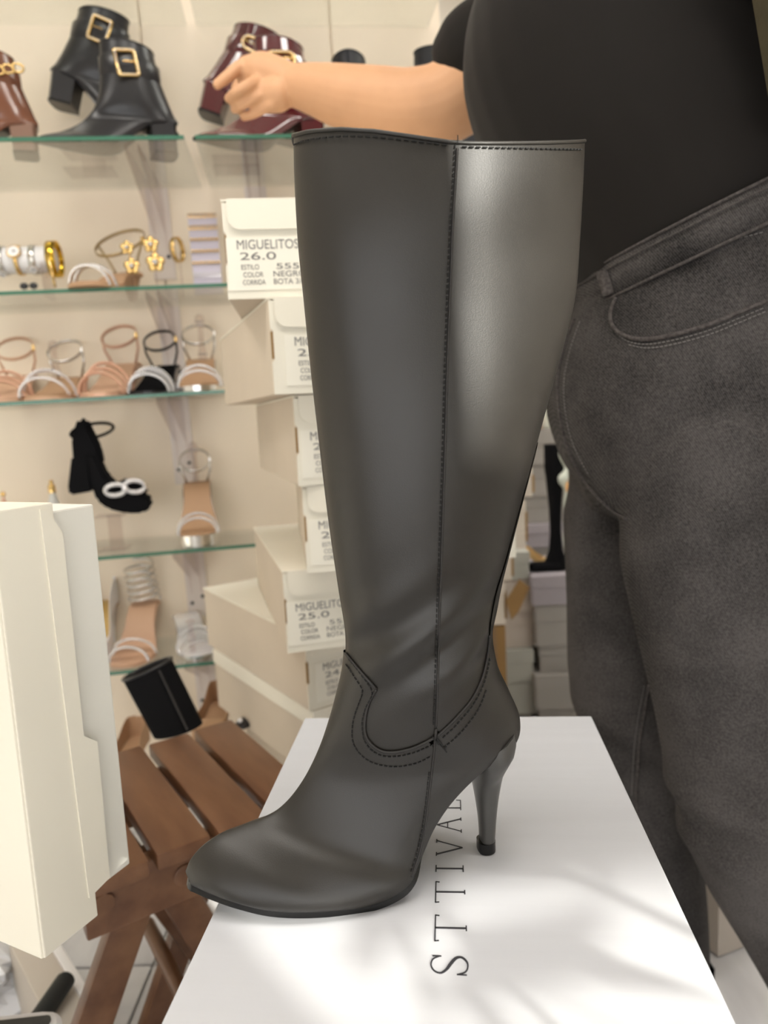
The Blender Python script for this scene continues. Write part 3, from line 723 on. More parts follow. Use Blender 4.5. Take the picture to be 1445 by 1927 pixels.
la = stp(292, 1722, 0.085); lb_ = stp(178, 1915, 0.085); lc = stp(300, 1680, 0.085); le = stp(392, 1775, 0.085)
leg(la[0], zs-0.05, lb_[0], min(lb_[1], zs-0.2), 0.085); leg(lc[0], zs-0.05, le[0], min(le[1], zs-0.12), 0.112)
leg(0.10, zs-0.05, -0.08, 0.01, SLEN-0.085, 0.036); leg(-0.08, zs-0.05, 0.10, 0.01, SLEN-0.112, 0.036)
MB().tube([(-0.12, 0.03, zs-0.05), (-0.12, SLEN-0.03, zs-0.05)], 0.012, 10).build('stretcher', M_WOOD, st, True)
MB().tube([(-0.035, 0.06, 0.215), (-0.035, SLEN-0.06, 0.215)], 0.010, 10).build('stretcher', M_WOOD, st, True)
for x in (-0.03,): MB().lathe([(0.0, -0.01), (0.013, -0.01), (0.013, 0.002), (0.011, 0.003), (0, 0.003)], 18, Matrix.Translation((x, 0.034, zs-0.055)) @ Matrix.Rotation(R(90), 4, 'X')).build('bolt', M_WOOD, st, True)
# ------------------------------------------------------------------ white folding step stool at the lower left
zt = 0.33
q0 = on_z(128, 1893, zt); q1 = on_z(0, 1907, zt); du = (q1-q0); du.z = 0; du.normalize(); dv = Vector((du.y, -du.x, 0))
if dv.y > 0: dv = -dv
FT = Matrix.Translation(Vector((q0.x, q0.y, 0))) @ Matrix((du, dv, du.cross(dv))).transposed().to_4x4()
up = 1 if du.cross(dv).z > 0 else -1
sp = empty('step_stool', FT, 'white folding step stool with a dark rubber tread at the lower left', 'step stool')
def rrect(x0, x1, y0, y1, r, z, n=5):
    out = []
    for cx_, cy_, a in ((x1-r, y1-r, 0), (x0+r, y1-r, 90), (x0+r, y0+r, 180), (x1-r, y0+r, 270)):
        out += [Vector((cx_+r*math.cos(R(a+90*i/n)), cy_+r*math.sin(R(a+90*i/n)), z)) for i in range(n+1)]
    return out
TWd, TDp = 0.30, 0.20
MB().loft([rrect(0, TWd, 0, TDp, 0.022, up*(zt-0.03)), rrect(0, TWd, 0, TDp, 0.022, up*(zt-0.004)), rrect(0.004, TWd-0.004, 0.004, TDp-0.004, 0.02, up*zt)]).build('tread', M_WHITE, sp, True)
MB().loft([rrect(0.011, TWd-0.011, 0.011, TDp-0.011, 0.006, up*(zt-0.001)), rrect(0.011, TWd-0.011, 0.011, TDp-0.011, 0.006, up*(zt+0.002))]).build('tread_mat', mat('grey_rubber_mat', (0.055, 0.055, 0.05), 0.8, bump=0.6, bscale=250), sp)
for x, y in ((0.03, 0.03), (TWd-0.03, 0.03), (0.03, TDp-0.03), (TWd-0.03, TDp-0.03)):
    MB().tube([(x, y, up*(zt-0.025)), (x+(0.02 if x > 0.1 else -0.02), y, up*0.02)], 0.011, 10).build('leg', M_WHITE, sp, True)
    MB().tube([(x+(0.02 if x > 0.1 else -0.02), y, up*0.03), (x+(0.02 if x > 0.1 else -0.02), y, up*0.002)], 0.014, 10).build('rubber_foot', M_RUBBER, sp, True)
# support panel with a white edge, on which the ivory box stands
h0 = on_z(100, 1800, 0.20); 
pa = on_z(112, 1790, 0.12); pb = on_z(195, 1927, 0.12); dd = (pb-pa); dd.z = 0; dd.normalize(); dc = Vector((-dd.y, dd.x, 0))
if dc.x > 0: dc = -dc
FP = Matrix.Translation(Vector((pa.x, pa.y, 0))) @ Matrix((dd, dc, dd.cross(dc))).transposed().to_4x4(); u2 = 1 if dd.cross(dc).z > 0 else -1
pn = empty('low_platform', FP, 'low beige board with a white edge strip on the floor at lower left', 'board')
MB().box((0.10, 0.03, u2*0.06), (0.36, 0.045, 0.118), bev=0.002).build('board', mat('beige_board', (0.52, 0.47, 0.41), 0.6, var=0.04), pn)
MB().box((0.10, 0.0005, u2*0.0615), (0.36, 0.014, 0.121), bev=0.003).build('edge_strip', M_WHITE, pn, True)
bp0 = on_z(110, 1875, 0.14)
bk_ = empty('rubber_grip', Matrix.Translation(Vector((bp0.x-0.02, bp0.y, 0.119))), 'black rubber grip end on the beige board', 'grip')
MB().tube([(0, -0.08, 0.014), (0.008, -0.02, 0.015), (0.016, 0.03, 0.019)], 0.0135, 14).build('sleeve', M_RUBBER, bk_, True)
MB().ball((0.0165, 0.031, 0.019), 0.0128, 8, (1, 0.4, 1)).build('end_cap', M_RUBBER, bk_, True)
# crumpled plastic bag
def crumple(c, r, h, seed, name, m, label, cat, n=34):
    rnd = random.Random(seed); ph = [(rnd.uniform(0, 6.3), rnd.uniform(2, 9), rnd.uniform(1, 6)) for _ in range(9)]
    mb = MB(); rg = []
    for i in range(n//2+1):
        th = math.pi/2*i/(n//2); ring = []
        for j in range(n):
            a = 2*math.pi*j/n; k = 1+sum(0.075*math.sin(f*a+g*th*2+p) for p, f, g in [(x[0], int(x[1]), x[2]) for x in ph])+rnd.uniform(-0.05, 0.05)
            ring.append(Vector((r*math.sin(th)*math.cos(a)*k, r*math.sin(th)*math.sin(a)*k, max(0.001, h*math.cos(th)*(1+0.25*math.sin(3*a+ph[0][0])*math.sin(th)*k)))))
        rg.append(ring)
    rg[0] = [Vector((0.002*math.cos(2*math.pi*j/n), 0.002*math.sin(2*math.pi*j/n), h)) for j in range(n)]
    mb.loft(rg); o = mb.build(name, m); o.location = c; return tag(o, label, cat)
cp = on_z(20, 1850, 0.06)
crumple(Vector((cp.x-0.10, cp.y+0.05, 0.0045)), 0.12, 0.13, 5, 'plastic_bag', mat('white_plastic_film', (0.78, 0.79, 0.82), 0.25, trans=0.15, spec=0.5), 'crumpled white plastic bag on the floor at the lower left', 'bag')
# post that carries the ivory box (a white shop stand, its column set back under the box)
sc = FL @ Vector((lw*0.5, 0.24, 0)); 
pst = empty('display_stand', Matrix.Translation(Vector((sc.x, sc.y, 0))) @ FL.to_3x3().to_4x4(), 'white display stand under the upright ivory box', 'stand')
MB().box((0, 0, zb-0.0065), (lw*0.6, 0.29, 0.012), bev=0.002).build('top', M_WHITE, pst)
MB().box((0, 0.128, zb/2), (0.03, 0.03, zb-0.03)).build('column', M_WHITE, pst)
MB().box((0, 0.128, 0.013), (0.10, 0.10, 0.016), bev=0.002).build('base', M_WHITE, pst)
# ------------------------------------------------------------------ shoes on the wall shelves
ANK = [(.122, .185, .028, .178, .034, 0), (.125, .145, .022, .138, .035, 0), (.131, .105, .011, .102, .034, 0), (.142, .075, .003, .074, .033, .2), (.153, .060, .001, .054, .031, .7),
       (.166, .047, .045, .049, .029, 1), (.184, .035, .076, .031, .031, 1), (.203, .026, .104, .012, .034, 1), (.218, .021, .135, .006, .034, 1), (.234, .016, .183, .005, .025, 1), (.244, .011, .226, .006, .012, 1), (.249, .008, .247, .006, .004, 1)]
def smooth_obj(V, F, name, m, parent): mb = MB(); mb.v = [tuple(p) for p in V]; mb.f = F; return mb.build(name, m, parent, 'all')
def torus_rect(w, h, r, n=6, round_=0.004):
    """closed rounded-rectangle path in local x,z"""
    P = []
    for cx_, cz_, a in ((w/2-round_, h/2-round_, 0), (-w/2+round_, h/2-round_, 90), (-w/2+round_, -h/2+round_, 180), (w/2-round_, -h/2+round_, 270)):
        P += [Vector((cx_+round_*math.cos(R(a+90*i/4)), 0, cz_+round_*math.sin(R(a+90*i/4)))) for i in range(5)]
    P.append(P[0]); return P
def ankle_boot(M, label, m, mheel, group, buckle='square', hh=1.0, sc=1.08, prof=ANK, shaft=1.0, sidey=1):
    P = [(a, b*(shaft if b > 0.1 else 1), c, d*(shaft if d > 0.1 else 1), w, k) for a, b, c, d, w, k in prof]
    r = empty('ankle_boot', M @ Matrix.Scale(sc, 4), label, 'boot', group)
    rg = boot_rings(P, 4); V, T = ring_tris(rg); smooth_obj(V, T, 'upper', m, r)
    fine_ = catmull(P, 4); sole([q for q in fine_ if q[5] > 0.9], 'sole', -0.0045, 0.0, 0.001, M_SOLE, r)
    def hring(x0, x1, z, hw): return [Vector((x, y, z)) for x, y in ((x0, -hw*0.9), (x1+0.008, -hw), (x1+0.002, -hw*0.75), (x1, 0), (x1+0.002, hw*0.75), (x1+0.008, hw), (x0, hw*0.9))]
    MB().loft([hring(.050, .001, .056, .027), hring(.049, .002, .03, .026), hring(.048, .003, .005, .026)]).build('heel', mheel, r, True)
    MB().loft([hring(.049, .002, .0052, .0265), hring(.049, .002, 0.0, .0265)]).build('heel_tip', M_SOLE, r)
    MB().tube([p*1.0 for p in rg[0]]+[rg[0][0]], 0.0015, 6).build('top_edge', m, r, 'all')
    # strap round the shaft, buckle on the side facing the shop
    zs_ = .150*shaft; i0 = min(range(len(rg)), key=lambda i: abs(rg[i][0].z-zs_)); lo, hi = [], []
    cc = sum(rg[i0], Vector())/len(rg[i0]); band = [[cc+(p-cc)*k_+Vector((0, 0, dz)) for p in rg[i0]] for k_, dz in ((1.03, -.017), (1.05, -.015), (1.05, .015), (1.02, .017))]
    mb = MB(); mb.loft(band, cap=False); mb.build('strap', m, r, 'all')
    if buckle:
        w_, h_ = (.034, .041) if buckle == 'square' else (.052, .024)
        ro = .003 if buckle == 'square' else .0115
        B = Matrix.Translation((cc.x+.012, sidey*.0385, cc.z)) @ Matrix.Rotation(R(8), 4, 'Y')
        tagp = MB().tube([B @ p for p in torus_rect(w_, h_, 0, round_=ro)], .0036, 6).build('buckle', M_GOLD, r, 'all')
        mb = MB(); mb.tube([B @ Vector((-w_/2, sidey*.003, 0)), B @ Vector((w_*0.2, sidey*.004, .001))], .0014, 5); mb.build('buckle_pin', M_GOLD, tagp)
        mb = MB()
        for p in resample([B @ q for q in torus_rect(w_, h_, 0, round_=ro)], .0042): mb.ball(p+Vector((0, sidey*.0034, 0)), .0013, 4)
        mb.build('rhinestones', M_CRYSTAL, tagp)
    return r
R180 = Matrix.Rotation(math.pi, 4, 'Z')
def shoe_at(px, k, q, rz): s = wl(px, 250 if k == 2 else 500, q).x; return FW @ Matrix.Translation((s, -q, SZ[k]+0.0004)) @ Matrix.Rotation(rz, 4, 'Z')
def at_wall(px, py, q, rz=0, ry=0): p = wl(px, py, q); return FW @ Matrix.Translation(p) @ Matrix.Rotation(rz, 4, 'Z') @ Matrix.Rotation(ry, 4, 'Y')
gB = 'ankle boots on the upper glass shelf'
s_ = wl(333, 262, .17).x
ankle_boot(FW @ Matrix.Translation((s_, -.175, SZ[2]+.0005)) @ Matrix.Rotation(R(200), 4, 'Z'), 'black ankle boot with square gold buckle standing flat, toe to the left', M_BLACKGLOSS, M_BLACKGLOSS, gB)
ankle_boot(at_wall(93, 196, .09, R(-4), R(16)), 'black ankle boot with square gold buckle raised on a clear stand, heel to the left', M_BLACKGLOSS, M_BLACKGLOSS, gB, sidey=-1)
s_ = wl(606, 258, .18).x
ankle_boot(FW @ Matrix.Translation((s_, -.185, SZ[2]+.0005)) @ Matrix.Rotation(R(198), 4, 'Z'), 'burgundy patent ankle boot with oval gold buckle standing on the shelf, toe to the left', M_BURG, M_BURG, gB, 'oval', shaft=1.02)
ankle_boot(at_wall(372, 214, .09, R(-4), R(20)), 'burgundy patent ankle boot raised behind its pair, heel to the left', M_BURG, M_BURG, gB, 'oval', sidey=-1)
s_ = wl(76, 262, .18).x
b_ = ankle_boot(FW @ Matrix.Translation((s_, -.19, SZ[2]+.0005)) @ Matrix.Rotation(R(196), 4, 'Z'), 'brown leather ankle boot with gold chain cut by the left edge', M_BROWN, M_BROWNH, gB, None, sc=1.0)
mb = MB()
for i in range(6):
    c = Vector((.022+.017*i, .040, .148-.004*i)); mb.tube(circ(c, .010, .007, 12, (1, 0, 0), (0, .3, 1)), .0022, 6)
tag(mb.build('chain', M_GOLD, b_, 'all'), 'chunky gold chain')
M_SILK = mat('black_satin_boot', (0.012, 0.013, 0.018), 0.5)
s_ = wl(668, 250, .06).x
ankle_boot(FW @ Matrix.Translation((s_, -.035, SZ[2]+.0005)) @ Matrix.Rotation(R(262), 4, 'Z'), 'plain black ankle boot behind the forearm, only its collar showing', M_SILK, M_SILK, gB, None, sc=1.05, shaft=1.12)
s_ = wl(900, 250, .16).x
ankle_boot(FW @ Matrix.Translation((s_+.02, -.10, SZ[2]+.0005)) @ Matrix.Rotation(R(176), 4, 'Z'), 'taller black boot with a wide collar between forearm and sleeve', M_SILK, M_SILK, gB, None, sc=1.15, shaft=1.15)
# clear risers that carry the raised boots
def riser(s, q, z0, h, w, d, label, sl=0.0):
    r = empty('acrylic_riser', FW @ Matrix.Translation((s, -q, z0+.0003)), label, 'stand', 'clear acrylic display risers'); t = .003
    MB().box((0, 0, t/2), (w, d, t)).build('base', M_ACRYL, r); MB().box((0, 0, h-t/2), (w, d, t), M=Matrix.Rotation(sl, 3, 'Y')).build('top', M_ACRYL, r)
    MB().box((-w*.42*0, d/2-t, h/2), (w*.5, t, h-.004)).build('post', M_ACRYL, r)
s_ = wl(140, 200, .10).x; riser(s_+.02, .10, SZ[2], .040, .10, .07, 'clear acrylic riser under the raised black ankle boot')
s_ = wl(420, 214, .10).x; riser(s_+.02, .10, SZ[2], .022, .10, .07, 'clear acrylic riser under the raised burgundy boot')
# ---- sandals that point at the viewer
def smst(a, b, t): t = min(1, max(0, (t-a)/(b-a))); return t*t*(3-2*t)
def sandal(M, label, m_strap, m_in, m_sole, hh=.085, plat=.006, L=.20, sc=1.0, beads=True, arcs=((.20, .034), (.34, .042)), ankle=True, group='strappy sandals facing out', block=False, bead_m=None, ank_h=.055, cross=False, name='sandal', ar=1.0):
    r = empty(name, M @ Matrix.Scale(sc, 4), label, 'sandal', group)
    def hw(t): return .030*math.sqrt(max(0, 1-(1-min(t/.14, 1))**2))*(1+.30*smst(.05, .28, t))*(1-.34*smst(.35, .65, t))+0.004
    def P(t): return Vector((0, -L/2+L*t, plat+hh*smst(.30, .86, t)))
    N = 22; top, bot = [], []
    for i in range(N+1):
        t = i/N; p = P(t); w = hw(t)*(1 if t < .95 else math.sqrt(max(.1, 1-((t-.95)/.06)**2))); top.append((p, w))
    def slab(a, b, g): return MB().loft([[p+Vector((-w-g, 0, a)), p+Vector((w+g, 0, a)), p+Vector((w+g, 0, b)), p+Vector((-w-g, 0, b))] for p, w in top])
    slab(.0, .003, 0).build('insole', m_in, r, True)
    MB().loft([[p+Vector((-w-.002, 0, -.0005)), p+Vector((w+.002, 0, -.0005)), p+Vector((w+.002, 0, -(plat-.0006) if t_ < 9 else -.004)), p+Vector((-w-.002, 0, -(plat-.0006) if t_ < 9 else -.004))] for t_, (p, w) in enumerate(top)]).build('sole', m_sole, r, True)
    h0, h1 = P(.86), P(1.0)
    def sq(y0, y1, z, w): return [Vector((-w, y0, z)), Vector((w, y0, z)), Vector((w, y1, z)), Vector((-w, y1, z))]
    wt, wb_ = (.024, .026) if block else (.020, .006)
    dpt = .045 if block else .012
    MB().loft([sq(h0.y, h1.y, h1.z-.002, wt), sq(h1.y-dpt*1.2, h1.y, h1.z*.5, (wt+wb_)/2*.9), sq(h1.y-dpt, h1.y-.001, 0.0, wb_)]).build('heel', m_sole, r, True)
    for t, h in arcs:
        p = P(t); w = hw(t)+.001
        A = [p+Vector((w*math.cos(a), -.012*math.sin(a)+(.016*math.cos(a) if cross else 0), h*math.sin(a)-.002)) for a in [math.pi*i/16 for i in range(17)]]
        s = MB().strip(A, lambda i: (0, 1, .25), .007, .0016).build('toe_strap', m_strap, r, 'all')
        if beads:
            mb = MB()
            for q in resample(A, .0058): mb.ball(q+Vector((0, -.004, .0018)), .0033, 4)
            mb.build('rhinestones', bead_m or M_CRYSTAL, s)
    if ankle:
        c = P(.86)+Vector((0, -.006, ank_h))
        A = circ(c, .034*ar, .040*ar, 22, (1, 0, 0), (0, .80, .60)); s = MB().strip(A, lambda i: (0, -.6, .8), .006, .0018).build('ankle_strap', m_strap, r, 'all')
        for sx in (-1, 1): MB().tube([P(.9)+Vector((sx*.022, 0, 0)), P(.88)+Vector((sx*.033, -.004, .03)), c+Vector((sx*.034*ar, 0, 0))], .0026, 5).build('side_strap', m_strap, r, 'all')
        MB().box(c+Vector((.035*ar, -.004, 0)), (.004, .010, .011), bev=.001).build('buckle', M_GOLD if m_strap is not M_SILVER else M_SILVER, r)
    return r
def sand_at(px, k, q=.13, rz=0.0, py=None): s = wl(px, py or (740 if k == 4 else 530), q).x; return FW @ Matrix.Translation((s, -q, SZ[k]+.0004)) @ Matrix.Rotation(rz, 4, 'Z')
M_CLEAR = M_ACRYL
M_ROSE = mat('rose_gold_leather', (0.66, 0.40, 0.28), 0.32, 0.35)
sandal(sand_at(22, 4, rz=R(5)), 'nude sandal with wide straps, leftmost on the sandal shelf', M_NUDE, M_NUDE, M_NUDE, hh=.050, arcs=((.18, .034), (.30, .042), (.42, .048)), bead_m=M_ROSE, sc=1.12)
sandal(sand_at(110, 4, rz=R(-3)), 'clear sandal with crossed rhinestone straps beside the nude sandal', M_SILVER, M_TAN, M_NUDE, hh=.042, cross=True, arcs=((.16, .036), (.30, .052), (.32, .050)), sc=1.10)
sandal(sand_at(215, 4, rz=R(-6)), 'rose gold sandal with thin ankle strap in the middle of the sandal shelf', M_ROSE, M_NUDE, M_ROSE, hh=.062, bead_m=M_ROSE, arcs=((.18, .038), (.28, .047), (.38, .055)), sc=1.14)
sandal(sand_at(297, 4, rz=R(-4)), 'black sandal edged with rhinestones on the sandal shelf', M_BLACKGLOSS, M_SUEDE, M_BLACKGLOSS, hh=.058, arcs=((.16, .034), (.24, .042), (.32, .048)), sc=1.06)
sandal(sand_at(380, 4, rz=R(3)), 'silver sandal half hidden behind the stacked shoe boxes', M_SILVER, M_TAN, M_SILVER, hh=.062, plat=.012, arcs=((.2, .03), (.32, .042)), sc=1.05)
sandal(sand_at(203, 3, .165, rz=R(-18), py=540), 'gold sandal with a big round ankle strap between watches and earrings', mat('gold_leather', (0.45, 0.33, 0.17), 0.35, 0.4), M_TAN, M_TAN, hh=.045, arcs=((.20, .036), (.30, .040)), ank_h=.062, sc=1.05, ar=1.5)
sandal(sand_at(378, 5, .13, rz=R(4), py=1020), 'silver platform sandal with tan insole and gold ankle strap', M_SILVER, M_TAN, M_SILVER, hh=.098, plat=.026, arcs=((.18, .036), (.27, .044)), ank_h=.055, block=True, sc=1.0)
sp_ = sandal(sand_at(265, 6, .12, rz=R(-5), py=1250), 'nude sandal with a silver coil winding up the ankle on the lowest shelf', M_SILVER, M_NUDE, M_NUDE, hh=.082, arcs=((.16, .034), (.36, .036)), ankle=False, sc=1.06)
mb = MB(); cz = .098; H = [Vector((.034*math.cos(a)*(1-.012*a/6.28), .080-.0+.030*math.sin(a)-.004*a/6.28, cz+.0165*a/6.28+.006*math.sin(a))) for a in [2*math.pi*i/20 for i in range(20*5+8)]]
co = MB().tube(H, .0028, 6).build('ankle_coil', M_SILVER, sp_, 'all'); mb = MB()
for q in resample(H, .008)[:90]: mb.ball(q+Vector((0, -.003, 0)), .0018, 4)
mb.build('rhinestones', M_CRYSTAL, co)
sandal(sand_at(368, 6, .12, rz=R(18), py=1240), 'clear sandal with a jewelled toe at the end of the lowest shelf', M_SILVER, M_CRYSTAL, M_SILVER, hh=.05, arcs=((.18, .03), (.3, .045), (.4, .05)), ankle=False, sc=1.0)
# white pump
def pump(M, label, m, m_in, sc=1.0, hh=.085, cat='shoe', group='closed pumps', name='pump'):
    r = empty(name, M @ Matrix.Scale(sc, 4), label, cat, group); L = .21
    def hw(t): return (.006+.030*math.sin(min(1, t/.36)*math.pi/2))*(1-.30*smst(.40, .7, t))*(1 if t < .94 else math.sqrt(max(.12, 1-((t-.94)/.062)**2)))
    def P(t): return Vector((0, -L/2+L*t, .004+hh*smst(.32, .86, t)))
    N = 24
    def wall(t): return .030*smst(0, .10, t) + .018*smst(.55, .95, t)+.006
    rg = []
    for i in range(N+1):
        t = i/N; p = P(t); w = hw(t); h = wall(t)
        op = smst(.30, .40, t)                      # throat opens
        prof_ = [(-w, 0), (-w*1.03, h*.5), (-w*.96, h), (-w*(.6+.33*op), h*(1.12-.12*op)), (-w*(.0+.90*op), h*(1.2-.25*op)), (w*(.0+.90*op), h*(1.2-.25*op)), (w*(.6+.33*op), h*(1.12-.12*op)), (w*.96, h), (w*1.03, h*.5), (w, 0)]
        rg.append([p+Vector((x, 0, z)) for x, z in prof_])
    mb = MB(); n = 10
    V = [p for q in rg for p in q]; F = []
    for i in range(N):
        for j in range(n-1):
            if j == 4 and i/N > .33: continue
            a = i*n+j; F.append((a, a+1, a+1+n, a+n))
    F.append(tuple(N*n+j for j in range(n))); F.append(tuple(range(n)))
    mb.v = [tuple(p) for p in V]; mb.f = F; mb.build('upper', m, r, True)
    MB().loft([[P(i/N)+Vector((-hw(i/N)*.93, 0, .003)), P(i/N)+Vector((hw(i/N)*.93, 0, .003)), P(i/N)+Vector((hw(i/N)*.93, 0, .005)), P(i/N)+Vector((-hw(i/N)*.93, 0, .005))] for i in range(N+1)]).build('insole', m_in, r, True)
    MB().loft([[P(i/N)+Vector((-hw(i/N), 0, -.0035)), P(i/N)+Vector((hw(i/N), 0, -.0035)), P(i/N)+Vector((hw(i/N), 0, 0)), P(i/N)+Vector((-hw(i/N), 0, 0))] for i in range(N+1)]).build('sole', M_TAN, r, True)
    h1 = P(1.0)
    def sq(y0, y1, z, w): return [Vector((-w, y0, z)), Vector((w, y0, z)), Vector((w, y1, z)), Vector((-w, y1, z))]
    MB().loft([sq(h1.y-.034, h1.y, h1.z, .019), sq(h1.y-.016, h1.y-.002, h1.z*.5, .009), sq(h1.y-.012, h1.y-.002, 0, .006)]).build('heel', m, r, True)
    return r
M_GINS = mat('gold_insole', (0.50, 0.32, 0.10), 0.4, 0.2)
pump(sand_at(186, 6, .12, rz=R(-4), py=1250), 'white pump with golden insole peeking out behind the upright ivory box', M_WHITE, M_GINS, 1.12)
# black platform heel with rhinestone bow, side on, toe low to the right
KS = 1.42/FPX
def pp(pts, ox=140, oy=975): return [((x-ox)*KS, (oy-y)*KS) for x, y in pts]
ph = empty('platform_heel', at_wall(140, 975, .17, R(6)), 'black suede platform heel with a rhinestone bow tilted on a clear stand', 'shoe')
def bev_prism(pts, th, name, m, parent, y=0.0, bev=.006):
    bm = bmesh.new(); vs_ = [bm.verts.new((x, -th/2+y, z)) for x, z in pts]; f = bm.faces.new(vs_)
    ex = bmesh.ops.extrude_face_region(bm, geom=[f]); bmesh.ops.translate(bm, vec=(0, th, 0), verts=[v for v in ex['geom'] if isinstance(v, bmesh.types.BMVert)])
    bmesh.ops.bevel(bm, geom=list(bm.edges), offset=bev, segments=2, affect='EDGES', clamp_overlap=True); bmesh.ops.recalc_face_normals(bm, faces=bm.faces)
    me = bpy.data.meshes.new(name); bm.to_mesh(me); bm.free(); me.materials.append(m); o = bpy.data.objects.new(name, me); COL.objects.link(o); o.parent = parent; return o
bev_prism(pp([(180, 845), (200, 850), (212, 892), (232, 915), (262, 930), (286, 938), (293, 952), (292, 966), (275, 974), (245, 972), (210, 960), (190, 940), (183, 905)]), .070, 'platform_sole', M_SUEDE, ph)
bev_prism(pp([(152, 850), (184, 845), (183, 922), (141, 926), (138, 914)]), .050, 'heel', M_SUEDE, ph, bev=.004)
bev_prism(pp([(154, 858), (156, 815), (164, 790), (174, 776), (186, 776), (194, 800), (206, 835), (209, 870), (196, 868), (184, 855)]), .052, 'heel_counter', M_SUEDE, ph, bev=.008)
bev_prism(pp([(222, 912), (248, 902), (280, 920), (288, 938), (262, 934), (236, 922)]), .074, 'toe_strap', M_SUEDE, ph, bev=.006)
c = Vector(((193-140)*KS, 0, (975-802)*KS)); MB().tube(circ(c, .046, .032, 26, (.95, 0, .12), (-.1, .75, -.45)), .0034, 6).build('ankle_strap', M_SUEDE, ph, 'all')
for sgn, (bx, by), (w, h) in ((-1, (229, 921), (.021, .012)), (1, (266, 917), (.021, .013))):
    c = Vector(((bx-140)*KS, -.040, (975-by)*KS)); P = circ(c, w, h, 22, (1, 0, -.05*sgn), (0, -.25, 1)); b0 = MB().tube(P, .0048, 7).build('bow_loop', M_SILVER, ph, 'all'); mb = MB()
    for q in resample(P, .0055):
        for dx, dz in ((0, .003), (.001, -.003)): mb.ball(q+Vector((dx, -.0042, dz)), .0026, 4)
    mb.build('rhinestones', M_CRYSTAL, b0)
MB().ball(((248-140)*KS, -.044, (975-920)*KS), .007, 6).build('bow_knot', M_CRYSTAL, ph, 'all')
s_ = wl(215, 1000, .14).x; zz = wl(200, 975, .17).z-SZ[5]
riser(s_, .15, SZ[5], zz+.004, .06, .05, 'clear acrylic riser under the black platform heel')
# clear heel posts seen above the sandals (bottle shaped acrylic finials)
def finial(px, py0, k, q, label, h=None):
    p = wl(px, py0, q); h = p.z-SZ[k]; r = empty('acrylic_post', FW @ Matrix.Translation((p.x, -q, SZ[k]+.0003)), label, 'stand', 'clear acrylic shoe posts')
    MB().lathe([(.0, 0), (.022, 0), (.022, .003), (.006, .006), (.006, h*.35), (.010, h*.5), (.006, h*.62), (.006, h*.85), (.011, h*.9), (.009, h*.97), (0, h)], 14).build('post', M_ACRYL, r, True)
    for z in (h*.5, h*.9): MB().lathe([(.0075, z-.002), (.0112, z), (.0075, z+.002)], 12).build('collar', M_CRYSTAL, r, True)
finial(374, 590, 4, .07, 'clear acrylic post behind the half hidden silver sandal'); finial(362, 830, 5, .05, 'clear acrylic post behind the silver platform sandal'); finial(357, 1165, 6, .19, 'clear acrylic post at the end of the lowest shelf')
finial(99, 640, 4, .05, 'clear acrylic post behind the crossed rhinestone sandal')
# glass drop ornament with gold cap near the ivory box
p = wl(100, 938, .10); r = empty('glass_ornament', FW @ Matrix.Translation((p.x, -.10, SZ[5]+.0003)), 'small frosted glass bottle with a gold cap above the ivory box', 'ornament'); h = wl(100, 905, .10).z-SZ[5]
MB().lathe([(0, 0), (.014, 0), (.016, h*.45), (.015, h*.62), (.007, h*.8), (.007, h*.84)], 14).build('bottle', mat('frosted_glass', (0.80, 0.80, 0.76), 0.3, trans=0.3), r, True)
MB().lathe([(.008, h*.83), (.008, h*.93), (.004, h*.96), (.005, h), (0, h*1.02)], 12).build('cap', M_GOLD, r, True)
p = wl(8, 948, .10); r = empty('mini_ornament', FW @ Matrix.Translation((p.x, -.10, SZ[5]+.0003)), 'small pinkish trinket just above the left edge of the ivory box', 'ornament'); h = wl(8, 930, .10).z-SZ[5]
MB().lathe([(0, 0), (.02, 0), (.018, h*.7), (.008, h*.8), (.0, h)], 12).build('body', M_ROSE, r, True); MB().ball((0, 0, h), .006, 5).build('knob', M_GOLD, r, True)
# ------------------------------------------------------------------ watches, earrings, bracelets (third shelf)
k3 = .14; zc3 = wl(50, 490, k3).z; x0 = wl(-60, 490, k3).x; x1 = wl(104, 488, k3).x
rr = (wl(60, 465, k3).z-wl(60, 515, k3).z)/2*1.0
roll = empty('watch_pillow', FW @ Matrix.Translation(((x0+x1)/2, -k3, SZ[3]+.0003)), 'white padded display roll carrying the watches', 'display'); Lr = x1-x0; zr = zc3-SZ[3]
MB().lathe([(0, -Lr/2), (rr*.9, -Lr/2), (rr, -Lr/2+.006), (rr, Lr/2-.006), (rr*.9, Lr/2), (0, Lr/2)], 22, Matrix.Translation((0, 0, zr)) @ Matrix.Rotation(R(90), 4, 'Y')).build('roll', M_WHITE, roll, True)
for sx in (-1, 1): MB().box((sx*(Lr/2-.02), 0, zr/2), (.008, .05, zr)).build('foot', M_ACRYL, roll)
